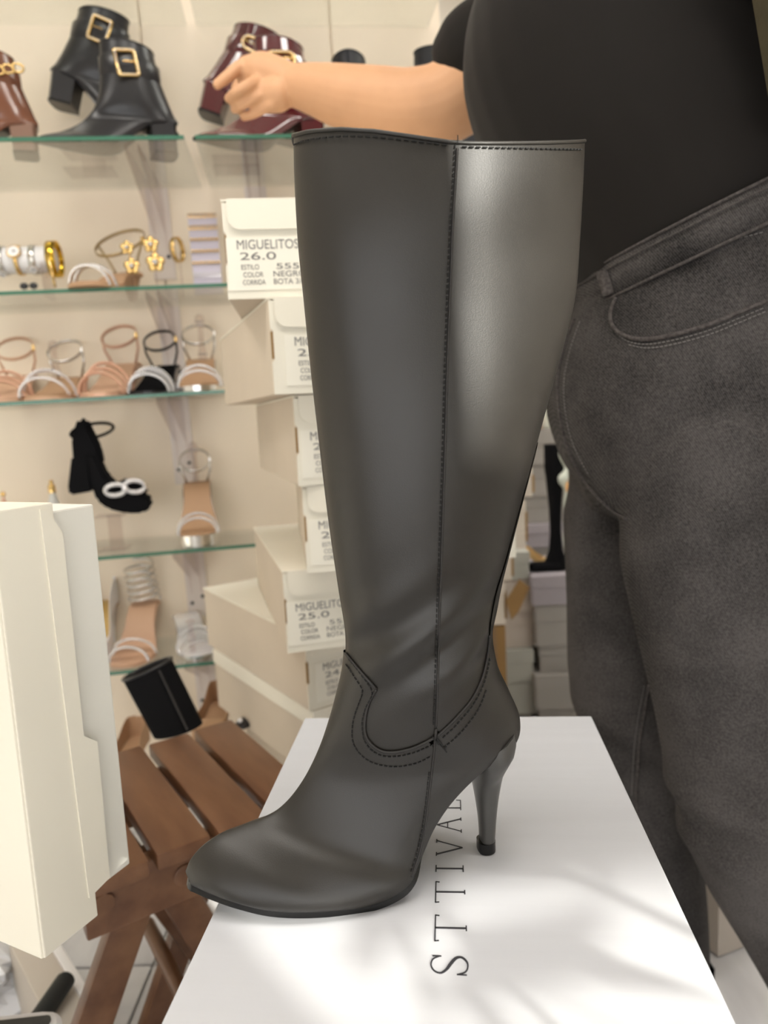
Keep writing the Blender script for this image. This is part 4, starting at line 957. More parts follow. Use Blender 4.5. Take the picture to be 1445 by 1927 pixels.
def watch(px, fpy, m, wband, fr, label, face_m=M_WHITE, square=False):
    s = wl(px, 490, k3).x; r = empty('wristwatch', FW @ Matrix.Translation((s, -k3, zc3)), label, 'watch', 'watches on the white display roll')
    R0 = rr+.0022; MB().strip(circ((0, 0, 0), R0, R0, 28, (0, 1, 0), (0, 0, 1)), lambda i: (1, 0, 0), wband, .0026).build('band', m, r, 'all')
    f = wl(px, fpy, k3+rr); dz = f.z-zc3; an = math.asin(max(-.95, min(.95, dz/(R0+.003)))); B = Matrix.Rotation(-an, 4, 'X') @ Matrix.Translation((0, -R0-.001, 0)) @ Matrix.Rotation(R(90), 4, 'X')
    MB().lathe([(0, 0), (fr, 0), (fr*1.05, .003), (fr*.9, .005), (fr*.85, .0042), (0, .0042)], 4 if square else 20, B).build('case', m, r, True)
    d = MB().lathe([(0, .0043), (fr*.82, .0043), (fr*.82, .0048), (0, .0048)], 4 if square else 20, B).build('dial', face_m, r)
    mb = MB(); mb.box((0, 0, 0), (.0012, fr*.6, .0004)); mb.box((fr*.2, 0, 0), (fr*.45, .0012, .0004)); mb.build('hands', M_INK, d, M=B @ Matrix.Translation((0, 0, .0052)))
watch(6, 512, M_SILVER, .012, .012, 'silver square watch cut by the left edge', square=True); watch(37, 474, M_GOLD, .008, .014, 'gold watch with a round white dial turned up'); watch(67, 505, M_SILVER, .012, .012, 'silver watch with its square dial hanging low', square=True)
s = wl(103, 490, k3).x; r = empty('cuff_bracelet', FW @ Matrix.Translation((s, -k3, zc3)), 'wide polished gold cuff at the end of the watch roll', 'bracelet', 'gold jewellery on the third shelf')
MB().strip(circ((0, 0, 0), rr+.008, rr+.009, 28, (0, 1, 0), (0, 0, 1)), lambda i: (1, 0, 0), .018, .003).build('cuff', mat('bright_gold', (0.80, 0.52, 0.06), 0.15, 1.0), r, 'all')
MB().tube([(-.004, -rr-.008, .012), (.002, -rr-.012, -.03), (.005, -rr-.010, -zr*.8)], .0028, 6).build('chain_tail', M_GOLD, r, 'all')
for px, nm in ((45, 'left'), (63, 'right')):
    p = wl(px, 537, .20); r = empty('stud_earring', FW @ Matrix.Translation((p.x, -.20, SZ[3]+.0003)), 'tiny black stud earring under the watches, %s of the two' % nm, 'earring', 'black stud earrings')
    MB().ball((0, 0, .016), .0085, 6, (1, .6, .8)).build('stone', M_BLACKGLOSS, r, True); MB().tube([(0, 0, 0), (0, 0, .012)], .002, 5).build('pin', M_SILVER, r)
def flower(mb, c, r, n=5):
    for i in range(n):
        a = 2*math.pi*i/n+.3; d = Vector((math.cos(a), 0, math.sin(a))); mb.ball(Vector(c)+d*r*.58, r*.46, 5, (1, .35, 1))
def earring(px, py1, py2, q, label, rv=.017):
    p = wl(px, py2, q); r = empty('flower_earring', FW @ Matrix.Translation((p.x, -q, SZ[3]+.0003)), label, 'earring', 'gold flower earrings')
    z2 = wl(px, py2, q).z-SZ[3]; z1 = wl(px, py1, q).z-SZ[3]
    for z, rv_, dx in ((z1, rv*.85, -.003), (z2, rv, .003)):
        mb = MB(); flower(mb, (dx, -.008, z), rv_); f = mb.build('blossom', M_GOLD, r, 'all'); MB().ball((dx, -.014, z), rv_*.28, 5).build('centre', M_CRYSTAL, f)
    MB().tube([(0, -.004, z1), (0, -.004, z2)], .0015, 5).build('link', M_GOLD, r); MB().tube([(0, .002, 0), (0, .002, z1+.01)], .0022, 6).build('stand_rod', M_ACRYL, r)
earring(247, 468, 503, .16, 'drop earring of two small gold blossoms beside the gold sandal'); earring(291, 462, 496, .17, 'drop earring of two larger gold blossoms with sparkling petals', .020)
p = wl(334, 470, .10); r = empty('bangle', FW @ Matrix.Translation((p.x, -.10, p.z)), 'narrow gold bangle standing beside the earring card', 'bracelet', 'gold jewellery on the third shelf')
MB().strip(circ((0, 0, 0), .024, .026, 22, (.35, 1, 0), (0, 0, 1)), lambda i: (1, -.3, 0), .010, .002).build('band', M_GOLD, r, 'all'); MB().tube([(0, .026, SZ[3]-p.z+.0005), (0, .026, .0)], .0022, 6).build('stand_rod', M_ACRYL, r)
pc0, pc1 = wl(352, 402, .12), wl(418, 530, .12); r = empty('earring_card', FW @ Matrix.Translation(((pc0.x+pc1.x)/2, -.12, SZ[3]+.0003)), 'clear earring card with rows of gold studs beside the top printed box', 'jewellery card'); hc = pc0.z-SZ[3]; wc = pc1.x-pc0.x
MB().box((0, .004, hc/2), (wc, .002, hc)).build('card', mat('pale_lilac_card', (0.66, 0.62, 0.74), 0.3, trans=0.2), r); MB().box((0, .0, .002), (wc, .04, .004)).build('foot', M_ACRYL, r)
for i in range(7):
    z = hc*(.97-.145*i)
    for j in range(8):
        x = -wc*.43+wc*.86*j/7; blue = i == 5
        mb = MB()
        if i in (0, 1, 5): mb.tube(circ((0, 0, 0), .0036, .0040, 10), .0011, 5)
        else: mb.ball((0, 0, 0), .0034, 5, (1, .6, 1))
        if i == 5: mb.ball((0, -.001, -.008), .002, 4)
        o = mb.build('stud', M_CRYSTAL if blue else M_GOLD, r); o.location = (x, -.001, z)
# ------------------------------------------------------------------ the person (shop assistant reaching for the burgundy boot)
def oring(c, rx, ry, tilt=0.0, n=28, e=1.0):
    """ellipse: rx front-back (x), ry lateral (y), tilted so that the front drops"""
    c = Vector(c); ax = Vector((math.cos(tilt), 0, math.sin(tilt)))
    f = lambda v: math.copysign(abs(v)**e, v)
    return [c+ax*(rx*f(math.cos(2*math.pi*i/n)))+Vector((0, 1, 0))*(ry*f(math.sin(2*math.pi*i/n))) for i in range(n)]
def tloft(mb, rows, per=4, e=0.92):
    mb.loft([oring((q[0], q[1], q[2]), q[3], q[4], q[5], e=e) for q in catmull(rows, per)])
def limb(mb, P, rad, per=5, n=20):
    Q = catmull([(*p, r) for p, r in zip(P, rad)], per); pts = [Vector(q[:3]) for q in Q]; rr_ = [q[3] for q in Q]
    d0 = (pts[0]-pts[1]).normalized(); d1_ = (pts[-1]-pts[-2]).normalized()
    pts = [pts[0]+d0*rr_[0]*.75, pts[0]+d0*rr_[0]*.45]+pts+[pts[-1]+d1_*rr_[-1]*.45, pts[-1]+d1_*rr_[-1]*.75]; rr_ = [rr_[0]*.45, rr_[0]*.85]+rr_+[rr_[-1]*.85, rr_[-1]*.45]
    mb.tube(pts, rr_, n)
TORSO = [(.405, .86, 0.98, .150, .162, R(18)), (.398, .86, 1.06, .154, .164, R(22)), (.370, .865, 1.14, .163, .171, R(22)), (.325, .875, 1.23, .176, .176, R(16)), (.292, .885, 1.32, .172, .176, R(8)), (.283, .895, 1.39, .145, .182, R(0)), (.288, .905, 1.45, .098, .172, R(-6)), (.290, .91, 1.485, .062, .085, 0)]
LEGN = [(.372, .772, .88, .110), (.372, .772, .76, .108), (.380, .770, .66, .100), (.392, .770, .56, .090), (.402, .772, .46, .080), (.430, .775, .375, .076), (.478, .78, .28, .073), (.520, .785, .18, .064), (.555, .79, .09, .058)]
LEGF = [(.372, .950, .88, .108), (.352, .955, .76, .104), (.346, .960, .64, .097), (.344, .960, .52, .090), (.350, .960, .42, .080), (.362, .960, .30, .074), (.378, .960, .18, .066), (.390, .960, .08, .060)]
PELVIS = [(.400, .86, 1.118, .172, .182, R(22)), (.397, .86, 1.07, .180, .188, R(18)), (.398, .86, 1.00, .190, .194, R(11)), (.402, .86, .93, .196, .197, R(5)), (.410, .86, .86, .190, .192, 0), (.415, .86, .80, .165, .180, 0), (.415, .86, .765, .125, .165, 0)]
def arm_pts():
    e = lambda px, py, y: on_y(px, py, y)
    return [Vector((.255, 1.06, 1.415)), e(930, 125, 1.10), e(845, 190, 1.12), e(775, 205, 1.135), e(715, 198, 1.15), e(650, 184, 1.17), e(590, 168, 1.195), e(548, 160, 1.21)], [.066, .060, .056, .054, .052, .046, .037, .030]
AP, AR = arm_pts()
body_mb = MB()
tloft(body_mb, [(a, b, c, d*.93, e*.93, t_) for a, b, c, d, e, t_ in TORSO]); tloft(body_mb, [(a, b, c, d*.90, e*.90, t_) for a, b, c, d, e, t_ in PELVIS])
limb(body_mb, [q[:3] for q in LEGN]+[(.575, .79, .055)], [q[3]*.84 for q in LEGN]+[.04]); limb(body_mb, [q[:3] for q in LEGF]+[(.392, .96, .05)], [q[3]*.84 for q in LEGF]+[.04])
for (x, y, z) in ((.575, .79, .05), (.392, .96, .05)): limb(body_mb, [(x+.02, y, z+.01), (x-.06, y, z-.012), (x-.14, y, z-.022)], [.032, .030, .020])
limb(body_mb, [(.285, .908, 1.46), (.272, .91, 1.52), (.262, .912, 1.57)], [.058, .052, .055])
# head: cranium, jaw, nose, ears
def ell(mb, c, rx, ry, rz): mb.ball(c, 1.0, 12, (rx, ry, rz))
HC = Vector((.245, .915, 1.655))
ell(body_mb, HC, .095, .076, .108); ell(body_mb, HC+Vector((-.028, 0, -.055)), .062, .056, .062); ell(body_mb, HC+Vector((-.094, 0, -.022)), .017, .013, .022); ell(body_mb, HC+Vector((-.082, 0, -.062)), .012, .022, .010)
for sy in (-1, 1): ell(body_mb, HC+Vector((.005, sy*.077, -.02)), .018, .010, .030); ell(body_mb, HC+Vector((-.080, sy*.032, .012)), .012, .018, .009)
# right arm stretched to the shelf, left arm drawn back out of the picture
limb(body_mb, AP, AR, 6, 24)
LA = [Vector((.30, .74, 1.415)), Vector((.40, .66, 1.33)), Vector((.52, .62, 1.26)), Vector((.60, .66, 1.20)), Vector((.63, .74, 1.12)), Vector((.63, .80, 1.06))]; limb(body_mb, LA, [.064, .056, .050, .046, .036, .028])
# right hand
def hp_(px, py, y): return on_y(px, py, y)
def finger(P, r): limb(body_mb, P, r, 4, 10)
limb(body_mb, [hp_(552, 162, 1.21), hp_(520, 150, 1.215), hp_(492, 142, 1.22), hp_(470, 138, 1.225)], [.030, .033, .034, .027], 4, 16)
limb(body_mb, [hp_(525, 178, 1.20), hp_(500, 180, 1.205), hp_(480, 178, 1.21)], [.026, .025, .020], 4, 14)
finger([hp_(480, 122, 1.215), hp_(452, 126, 1.205), hp_(430, 143, 1.195), hp_(408, 160, 1.19)], [.0115, .0105, .0095, .0080])      # index
finger([hp_(486, 152, 1.195), hp_(460, 165, 1.168), hp_(442, 176, 1.168), hp_(430, 186, 1.19)], [.0105, .0092, .0086, .0074])   # middle
finger([hp_(496, 178, 1.19), hp_(472, 188, 1.182), hp_(454, 198, 1.183), hp_(441, 206, 1.20)], [.0100, .0088, .0082, .0072])    # ring
finger([hp_(512, 196, 1.19), hp_(490, 207, 1.196), hp_(472, 216, 1.20), hp_(458, 220, 1.21)], [.0095, .0084, .0076, .0066])  # little
finger([hp_(520, 140, 1.24), hp_(490, 130, 1.262), hp_(462, 146, 1.268), hp_(444, 166, 1.262)], [.0140, .0125, .0110, .0090])   # thumb, behind
# left hand, loosely curled
lh = Vector((.63, .82, 1.035)); limb(body_mb, [LA[-1], lh, lh+Vector((0, .02, -.05))], [.027, .033, .030], 4, 14)
for i in range(4): x = .603+.018*i; finger([lh+Vector((x-.63, .02, -.06)), lh+Vector((x-.63, .03, -.095)), lh+Vector((x-.63, .055, -.115))], [.0105, .0095, .008])
finger([lh+Vector((-.028, .0, -.01)), lh+Vector((-.05, .02, -.045)), lh+Vector((-.045, .035, -.07))], [.012, .011, .009])
person = remeshed(body_mb, 'person', M_SKIN, None, 0.003, 2)
tag(person, 'person in a black T-shirt and washed black jeans, arm stretched to a burgundy boot', 'person')
# hair + eyes
hm = MB(); ell(hm, HC+Vector((.022, 0, .022)), .100, .086, .105); ell(hm, HC+Vector((.075, 0, -.07)), .050, .070, .10); remeshed(hm, 'hair', M_HAIR, person, .006, 4)
for sy in (-1, 1): MB().ball(HC+Vector((-.086, sy*.031, -.002)), .0095, 8).build('eye', M_WHITE, person, 'all')
# T-shirt
sm = MB(); tloft(sm, [(a, b, c, d+.004, e+.004, t_) for a, b, c, d, e, t_ in TORSO[:-1]]+[(.290, .91, 1.478, .066, .090, 0)])
ell(sm, (.205, .83, 1.315), .078, .075, .075); ell(sm, (.205, .955, 1.315), .078, .075, .075)
limb(sm, [Vector((.27, 1.00, 1.42)), Vector((.255, 1.06, 1.412)), on_y(925, 95, 1.095), on_y(893, 118, 1.11)], [.075, .078, .072, .070], 5, 22)
limb(sm, [Vector((.30, .78, 1.415)), LA[0], LA[1], (LA[1]+LA[2])/2], [.075, .076, .068, .066], 5, 22)
shirt = remeshed(sm, 't_shirt', M_SHIRT, person, .005, 8)
# jeans
jm = MB(); tloft(jm, PELVIS, 5, 0.95); limb(jm, [q[:3] for q in LEGN], [q[3] for q in LEGN], 6, 30); limb(jm, [q[:3] for q in LEGF], [q[3] for q in LEGF], 6, 30)
limb(jm, [(.33, .80, .90), (.30, .84, .90), (.30, .88, .90)], [.085, .085, .085])
jeans = remeshed(jm, 'jeans', M_DENIM, person, .0045, 7)
# cloth folds
nv = len(jeans.data.vertices); cob = [0.0]*nv*3; nob = [0.0]*nv*3
jeans.data.vertices.foreach_get('co', cob); jeans.data.vertices.foreach_get('normal', nob)
for i in range(nv):
    x, y, z = cob[3*i:3*i+3]
    kn = math.exp(-((z-.43)/.055)**2); hp2 = math.exp(-((z-.80)/.05)**2)
    d = .0045*kn*math.sin(z*95+x*40)+.003*hp2*math.sin(z*60-x*50+y*20)+.0015*math.sin(z*22+y*30+x*18)
    for k in range(3): cob[3*i+k] += nob[3*i+k]*d
jeans.data.vertices.foreach_set('co', cob)
jeans.data.update(); bj = bvh_of(jeans)
# waistband
wbm = MB(); rg = []
for dz, g in ((.0, .003), (.002, .0075), (-.036, .009), (-.039, .004)):
    rg.append(oring((.400-.0*dz, .86, 1.122+dz), .172+g+.002, .182+g+.002, R(22), 60, .95))
wbm.loft(rg, cap=False); band = wbm.build('waistband', M_DENIM, jeans, 'all')
bb = bvh_of(band)
for dz, g, nm in ((.002, .0075, 'waistband_top_edge'), (-.037, .0095, 'waistband_lower_edge'), (-.006, .0092, 'waistband_stitch_line')):
    q = oring((.400, .86, 1.122+dz), .174+g, .184+g, R(22), 80, .95); MB().tube(q+[q[0]], .0016 if 'stitch' not in nm else .0007, 6).build(nm, M_DENIM2, jeans, 'all')
def on_j(px, off, sub=6, tree=None): P, N = surf_line(tree or bj, px, off, sub); return P
def seam_on(name, px, off, r, m=M_DENIM2, parent=jeans, tree=None):
    P = on_j(px, off, 6, tree)
    if len(P) > 2: MB().tube(P, r, 6).build(name, m, parent, 'all')
def dashes(px, off, parent=jeans, step=.0042, ln=.0028, r=.0006, tree=None, m=None):
    P = on_j(px, off, 10, tree)
    if len(P) < 3: return
    mb = MB(); Q = resample(P, step)
    for a, b in zip(Q, Q[1:]):
        if (b-a).length < step*1.6: mb.tube([a, a+(b-a).normalized()*ln], r, 4)
    mb.build('stitching', m or mat('grey_thread', (0.16, 0.15, 0.145), 0.8), parent)
pk = [(1160, 560), (1150, 590), (1155, 615), (1178, 633), (1215, 639), (1270, 630), (1330, 613), (1390, 589), (1440, 568)]
seam_on('pocket_edge', pk, .001, .0022); dashes([(x+3, y+9) for x, y in pk[2:]], .0008); dashes([(x+6, y+16) for x, y in pk[3:]], .0008)
# denim pocket bag lying inside the opening
seam_on('fly_seam', [(1082, 600), (1062, 655), (1050, 720), (1056, 790), (1072, 850), (1100, 905), (1140, 950), (1180, 978)], .0006, .0022); dashes([(1092, 605), (1073, 660), (1062, 722), (1067, 790), (1083, 845), (1110, 895)], .0008)
seam_on('inner_seam', [(1222, 1290), (1205, 1390), (1198, 1500), (1202, 1560)], .0004, .0020); dashes([(1212, 1290), (1195, 1390), (1188, 1500)], .0006)
seam_on('yoke_seam', [(1170, 520), (1250, 490), (1330, 455), (1440, 425)], .0008, .0018); dashes([(1175, 530), (1255, 499), (1335, 465), (1440, 436)], .0008)
# belt loop
lp = [surf(bb, x, y, .0035)[0] for x, y in ((1137, 512), (1146, 540), (1150, 556))]
lp = [p for p in lp if p]
if len(lp) > 1: MB().strip(catmull([tuple(p) for p in lp], 4), lambda i: (1, -.6, .3), .012, .004).build('belt_loop', M_DENIM2, jeans, 'all')
# shoes of the person (ballet flats, out of the picture)
for (x, y), sd_ in (((.60, .79), 'near'), ((.415, .96), 'far')):
    shoe = pump(Matrix.Translation((x-.085, y, .004)) @ Matrix.Rotation(R(-90), 4, 'Z'), 'flat black shoe on the %s foot of the person' % sd_, M_SUEDE, M_SUEDE, 1.22, .004, group='shoes the person wears', name='flat_shoe')
# dark olive shoulder bag at the upper right, hanging by the person's side
bg0 = on_y(1412, 0, .645); bg1 = on_y(1446, 205, .645)
bag = empty('shoulder_bag', Matrix.Translation(Vector((bg1.x, .60, bg1.z-.06))), 'dark olive leather shoulder bag with tiny studs at the upper right corner', 'bag')
dv_ = Vector((bg0.x-bg1.x, 0, bg0.z-bg1.z)); 
o_ = Vector((0, 0, .06)); pts = [(o_-dv_*.05), o_, (o_+dv_), (o_+dv_*1.6)]
poly = [(p.x, p.z) for p in pts]+[(.22, poly_z) for poly_z in (pts[-1].z, 0.0)]
M_OLIVE = mat('olive_leather', (0.060, 0.050, 0.028), 0.5, var=0.15, vscale=60, bump=0.4, bscale=300)
bev_prism(poly, .05, 'bag_body', M_OLIVE, bag, .02, .006)
mb = MB()
for p in resample([o_-dv_*.3, o_+dv_*1.5], .011): mb.ball(p+Vector((.008, -.006, 0)), .0011, 4)
mb.build('studs', M_CRYSTAL, bag)
MB().strip(catmull([(pts[-1].x+.05, .02, pts[-1].z-.01), (.03, .06, pts[-1].z+.05), (-.10, .13, 1.50-(bg1.z-.06)), (-.17, .17, 1.465-(bg1.z-.06)+.03), (-.06, .25, 1.43-(bg1.z-.06)), (.10, .12, pts[-1].z-.02)], 5), lambda i: (.3, 1, 0), .022, .004).build('strap', M_OLIVE, bag, 'all')
# ------------------------------------------------------------------ far stock of grey shoe boxes seen between the boot and the person
FY = 2.30
GREYS = {'grey': mat('grey_card', (0.28, 0.265, 0.25), 0.75, var=0.03), 'green': mat('greenish_card', (0.36, 0.365, 0.33), 0.75, var=0.03), 'lilac': mat('lilac_grey_card', (0.30, 0.275, 0.30), 0.7, var=0.03), 'cream': mat('pale_cream_card', (0.62, 0.57, 0.50), 0.7, var=0.03), 'sand': mat('sand_card', (0.48, 0.43, 0.38), 0.7, var=0.03)}
def far_box(x0, x1, y0, y1, Y, m, label, depth=.30):
    """front face fills the pixel rectangle at distance Y"""
    a = on_y(x0, y1, Y); b = on_y(x1, y1, Y); c = on_y(x0, y0, Y); w = b.x-a.x; return a.x, w, a.z, c.z-a.z
def put_box(x, w, z, h, Y, m, label, depth=.30, rz=0.0):
    r = empty('shoe_box', Matrix.Translation((x+w/2, Y+depth/2, z+.0004)) @ Matrix.Rotation(rz, 4, 'Z'), label, 'box', 'plain shoe boxes stacked at the back')
    MB().box((0, 0, h*.34), (w-.006, depth-.006, h*.68)).build('body', GREYS[m], r); MB().box((0, 0, h*.80), (w, depth, h*.40), bev=.001).build('lid', GREYS[m], r)
def column(x0, x1, Y, rows, depth=.28):
    """rows top-down: (pixel top, material, label); bottoms follow; last runs to the floor"""
    xs = on_y(x0, 1100, Y).x, on_y(x1, 1100, Y).x
    zs_ = [on_y((x0+x1)/2, r_[0], Y).z for r_ in rows]
    for i, (py, m, lb_) in enumerate(rows):
        top = zs_[i]; bot = zs_[i+1] if i+1 < len(zs_) else 0.004
        off = ((i*37) % 5-2)*.006
        put_box(xs[0]+off, xs[1]-xs[0], bot+.0006, top-bot-.0012, Y+((i*13) % 3)*.012, m, lb_, depth)
column(985, 1100, 2.32, [(808, 'grey', 'dark grey shoe box on top of the far stack beside the boot shaft'), (874, 'grey', 'second dark grey box of the far stack'), (935, 'grey', 'third dark grey box of the far stack'), (985, 'lilac', 'fourth box of the far stack, behind the tan shoe'), (1030, 'grey', 'fifth box of the far stack'), (1095, 'grey', 'sixth box of the far stack'), (1150, 'grey', 'seventh box of the far stack'), (1210, 'grey', 'eighth box of the far stack'), (1270, 'grey', 'bottom box of the far stack')])
column(915, 1006, 1.98, [(1040, 'green', 'greenish box on top of the middle stack'), (1092, 'sand', 'sand box second in the middle stack'), (1156, 'sand', 'pale sand box with a wide lid in the middle stack'), (1225, 'green', 'greenish box fourth in the middle stack'), (1285, 'green', 'greenish grey box fifth in the middle stack'), (1350, 'grey', 'grey box at the foot of the middle stack')])
column(1008, 1130, 1.95, [(1082, 'lilac', 'lilac grey box carrying the tan shoe'), (1138, 'grey', 'grey box under the lilac one'), (1218, 'grey', 'grey box with a paler lid in the right stack'), (1270, 'grey', 'grey box second from the floor in the right stack'), (1335, 'grey', 'grey box at the foot of the right stack')])
# pale upright cartons with brown inner flaps right behind the boot
def carton(x0, x1, y0, y1, Y, label, slot=None):
    a = on_y(x0, y1, Y); b = on_y(x1, y0, Y); w, h = b.x-a.x, b.z-a.z
    r = empty('carton', Matrix.Translation((a.x+w/2, Y+.11, a.z)), label, 'box', 'pale cartons behind the boot')
    MB().box((0, 0, h/2), (w, .22, h-.001), bev=.002).build('body', GREYS['cream'], r); MB().box((0, -.1115, h*.86), (w*1.01, .004, h*.24), bev=.001).build('flap', GREYS['cream'], r)
    MB().box((w/2+.002, -.06, h*.45), (.006, .10, h*.6)).build('inner_edge', M_KRAFT, r)
    return a.z
zA = carton(915, 988, 940, 1036, 1.70, 'pale carton with brown inner edge, upper one behind the boot'); carton(915, 1001, 880, 939, 1.70, 'small pale carton on top behind the boot')
carton(910, 962, 1037, 1095, 1.70, 'pale carton third from the top behind the boot'); carton(908, 949, 1096, 1178, 1.70, 'pale carton with a torn brown flap behind the heel')
a = on_y(908, 1178, 1.70); b = on_y(951, 1178, 1.70); r = empty('cardboard_box', Matrix.Translation(((a.x+b.x)/2, 1.82, .004)), 'brown cardboard box under the pale cartons behind the heel', 'box'); w = b.x-a.x; h = a.z-.006
MB().box((0, 0, h/2), (w, .24, h), bev=.002).build('body', M_KRAFT, r); MB().box((0, -.1212, h*.5), (w*.2, .002, h)).build('tape', mat('brown_tape', (0.22, 0.14, 0.07), 0.3), r)
fz = on_y(952, 1130, 1.69); r2 = MB().prism([(0, 0), (.034, .052), (.058, .03), (.030, -.03), (.012, -.05)], .004).build('flap', M_KRAFT, r); r2.location = fz-Vector(((a.x+b.x)/2, 1.82, .004))
# things standing on the far boxes
tz = on_y(1070, 1082, 1.95).z+.0012; px_ = on_y(1018, 1080, 1.96)
pump(Matrix.Translation((px_.x+.02, 2.08, tz+.003)) @ Matrix.Rotation(R(62), 4, 'Z'), 'tan pump lying on the lilac grey box', mat('tan_gold_leather', (0.62, 0.42, 0.18), 0.4), M_TAN, .52, .05)
bx_ = on_y(1048, 1080, 2.02); fbt = empty('tall_boot', Matrix.Translation((bx_.x, 2.03, tz)), 'far black boot with a patterned scarf standing on the lilac grey box', 'boot', None)
zz_ = lambda y: on_y(1048, y, 2.03).z-tz
rows = [(1080, .040, .03), (1060, .036, .03), (1035, .020, .024), (1000, .016, .022), (960, .018, .024), (925, .022, .026), (900, .026, .028), (880, .030, .03), (836, .030, .03)]
MB().loft([[Vector((w_*math.cos(2*math.pi*i/18), d_*math.sin(2*math.pi*i/18), max(.0005, zz_(y_)))) for i in range(18)] for y_, w_, d_ in rows]).build('shaft', M_SUEDE, fbt, True)
MB().box((-.035, -.01, .012), (.09, .05, .022), bev=.008).build('foot', M_SUEDE, fbt)
scf = MB().tube(catmull([(.016, -.030, zz_(845)), (.024, -.034, zz_(880)), (.014, -.034, zz_(905)), (.030, -.034, zz_(935)), (.024, -.03, zz_(985)), (.034, -.03, zz_(1040))], 5), [.010+.005*math.sin(i*.9) for i in range(26)], 8).build('scarf', mat('mint_white_cloth', (0.60, 0.65, 0.58), 0.8), fbt, 'all')
MB().ball((.034, -.045, zz_(915)), .016, 7, (1, .6, 1.2)).build('tassel', mat('peach_cloth', (0.80, 0.46, 0.20), 0.7), scf, True); MB().ball((.034, -.045, zz_(970)), .014, 7, (1, .6, 1.5)).build('tassel', mat('coral_cloth', (0.62, 0.20, 0.13), 0.7), scf, True)
zt8 = on_y(1020, 808, 2.32).z; pq = on_y(1032, 800, 2.40)
r = empty('cloth_pouch', Matrix.Translation((pq.x+.01, 2.44, zt8+.001)), 'pale mint cloth pouch on top of the far grey boxes', 'pouch'); MB().lathe([(0, 0), (.045, 0), (.055, .05), (.045, .10), (.02, .14), (.03, .16), (0, .165)], 16).build('pouch', MATS['mint_white_cloth'], r, True); MB().tube(circ((0, 0, .14), .022, .022, 16, (1, 0, 0), (0, 1, 0)), .004, 6).build('cord', M_NUDE, r, 'all')
pq = on_y(1012, 800, 2.36); r = empty('pink_shoe', Matrix.Translation((pq.x-.01, 2.40, zt8+.001)), 'pink shoe toe beside the mint pouch on the far boxes', 'shoe'); MB().ball((0, 0, .022), .024, 8, (1, 1.6, .9)).build('toe', mat('pink_leather', (0.66, 0.22, 0.19), 0.5), r, True); MB().box((0, .0, .0025), (.05, .08, .005), bev=.002).build('sole', M_TAN, r)
# boxes on the floor at the lower right
for i, (x, y, z, w, d, h, rz, lb_) in enumerate(((.62, 1.25, .002, .34, .30, .12, 20, 'beige shoe box on the floor behind the near leg'), (.60, 1.27, .124, .33, .30, .12, 14, 'beige shoe box on top of another on the floor behind the near leg'), (.22, 1.52, .002, .28, .24, .12, 3, 'beige shoe box on the floor farther back by the legs'))):
    r = empty('shoe_box', Matrix.Translation((x, y, z+.0035)) @ Matrix.Rotation(R(rz), 4, 'Z'), lb_, 'box', 'beige boxes on the floor')
    MB().box((0, 0, h*.42), (w-.006, d-.006, h*.82)).build('body', GREYS['sand'], r); MB().box((0, 0, h*.82), (w, d, h*.3), bev=.001).build('lid', GREYS['sand'], r)
# ------------------------------------------------------------------ black boot shaft leaning on the stool, pumps on the floor
lbm = MB(); c = [on_y(308, 1385, 1.17), on_y(292, 1300, 1.20), on_y(272, 1250, 1.23)]
ba = on_z(318, 1382, zs+.003); 
sb_ = empty('folded_boot', Matrix.Translation(Vector((ba.x, ba.y+.02, zs+.002))), 'soft black boot shaft leaning behind the wooden stool', 'boot')
tl_, tr_, bl_, br_ = on_y(232, 1278, 1.22), on_y(322, 1240, 1.22), on_y(290, 1385, 1.15), on_y(381, 1362, 1.15)
def bq(k, y_):
    l, r_ = bl_.lerp(tl_, k), br_.lerp(tr_, k); ctr = (l+r_)/2; hw_ = (r_-l)/2; n = 22
    return [ctr+hw_*math.cos(2*math.pi*i/n)+Vector((0, .028*math.sin(2*math.pi*i/n), 0))-Vector((ba.x, ba.y+.02, zs+.002)) for i in range(n)]
rg = [bq(k/8, 0) for k in range(9)]; lbm.loft(rg); lbm.build('shaft', M_SUEDE, sb_, True); MB().tube(rg[-1]+[rg[-1][0]], .003, 6).build('top_edge', M_BLACKGLOSS, sb_, 'all')
vv = Vector((ba.x, ba.y+.02, zs+.002))
MB().tube([on_y(300, 1262, 1.185)-vv, on_y(352, 1372, 1.115)-vv], .002, 6).build('side_seam', M_BLACKGLOSS, sb_)
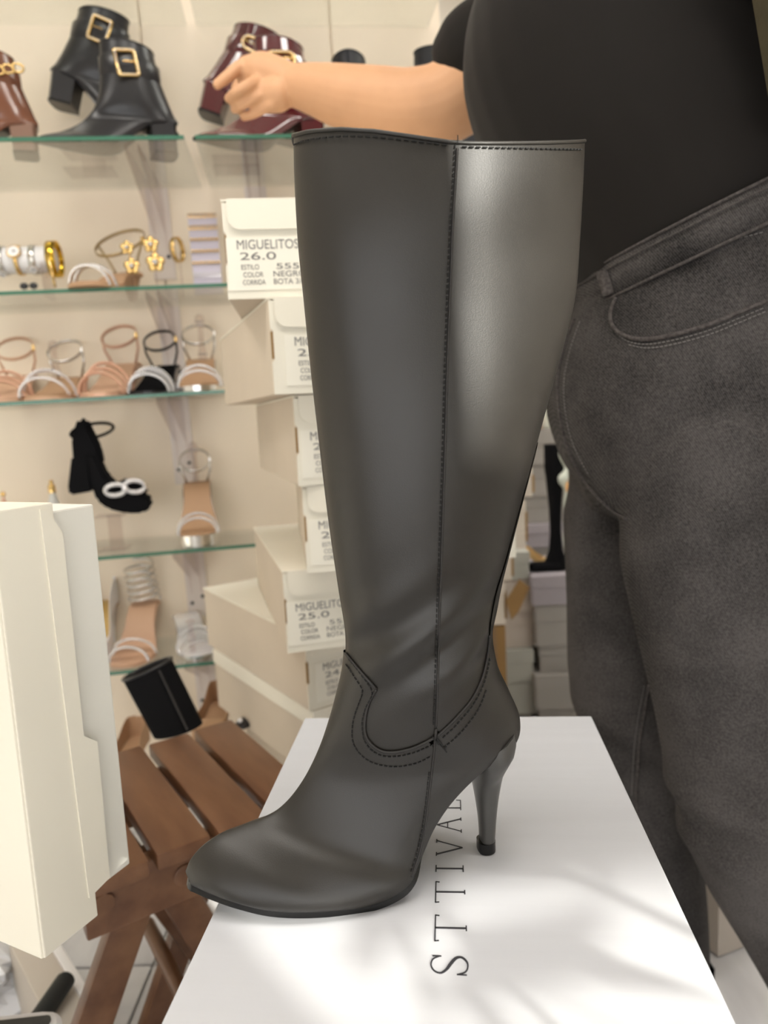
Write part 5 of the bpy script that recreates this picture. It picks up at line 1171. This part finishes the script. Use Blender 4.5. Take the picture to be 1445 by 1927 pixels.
for px, py, m, lb_ in ((240, 1400, M_TAN, 'tan shoe standing low behind the wooden stool'), (403, 1330, M_TAN, 'brown sandal between the black boot shaft and the shoe boxes')):
    p = on_y(px, py, 1.42); pump(Matrix.Translation((p.x, 1.40, max(.004, p.z-.045))), lb_, m, M_TAN, .95, .02)
p = on_y(452, 1352, 1.22); r = empty('jewelled_sandal', Matrix.Translation((p.x, 1.25, p.z-.03)), 'black sandal with a jewel beside the cream boxes', 'sandal'); MB().ball((0, 0, .009), .016, 7, (1, 1.6, .5)).build('toe', M_BLACKGLOSS, r, True); MB().ball((-.004, -.012, .018), .005, 5).build('jewel', M_CRYSTAL, r, True)
# ------------------------------------------------------------------ unseen potted palm behind the photographer, placed so its fronds dapple the lettered box
pot = empty('shade_palm', (.93, -.50, .004), 'potted palm by the shop window', 'plant')
MB().lathe([(0, 0), (.13, 0), (.17, .30), (.18, .31), (.16, .31), (.15, .28), (0, .28)], 24).build('pot', mat('terracotta', (0.45, 0.2, 0.11), 0.8), pot, True)
MB().tube([(0, 0, .28), (.0, .01, .6), (-.02, .02, .82)], [.03, .026, .02], 8).build('trunk', M_WOOD, pot, True)
M_LEAF = mat('palm_leaf', (0.05, 0.16, 0.03), 0.5)
rnd = random.Random(3)
for a in range(7):
    an = 2*math.pi*a/7+rnd.uniform(-.2, .2); L = rnd.uniform(.40, .55); d = Vector((math.cos(an), math.sin(an), 0)); up_ = rnd.uniform(.55, .85)
    spine = [Vector((-.02, .02, .80))+d*(L*t)+Vector((0, 0, up_*t-.75*t*t)) for t in [i/10 for i in range(11)]]
    st_ = MB().tube(spine, [.006-.0004*i for i in range(11)], 5).build('frond_stem', M_LEAF, pot)
    for i in range(2, 11):
        for sgn in (-1, 1):
            t = (spine[min(i+1, 10)]-spine[i-1]).normalized(); sd2 = t.cross(Vector((0, 0, 1))).normalized()*sgn; ll = .20*(1-.06*i)
            p0 = spine[i]; p1 = p0+(sd2*.8+t*.55-Vector((0, 0, .25)))*ll; md = (p0+p1)/2; wv_ = t*.017
            MB().add([p0, md+wv_, p1, md-wv_], [(0, 1, 2, 3)]).build('leaflet', M_LEAF, st_)
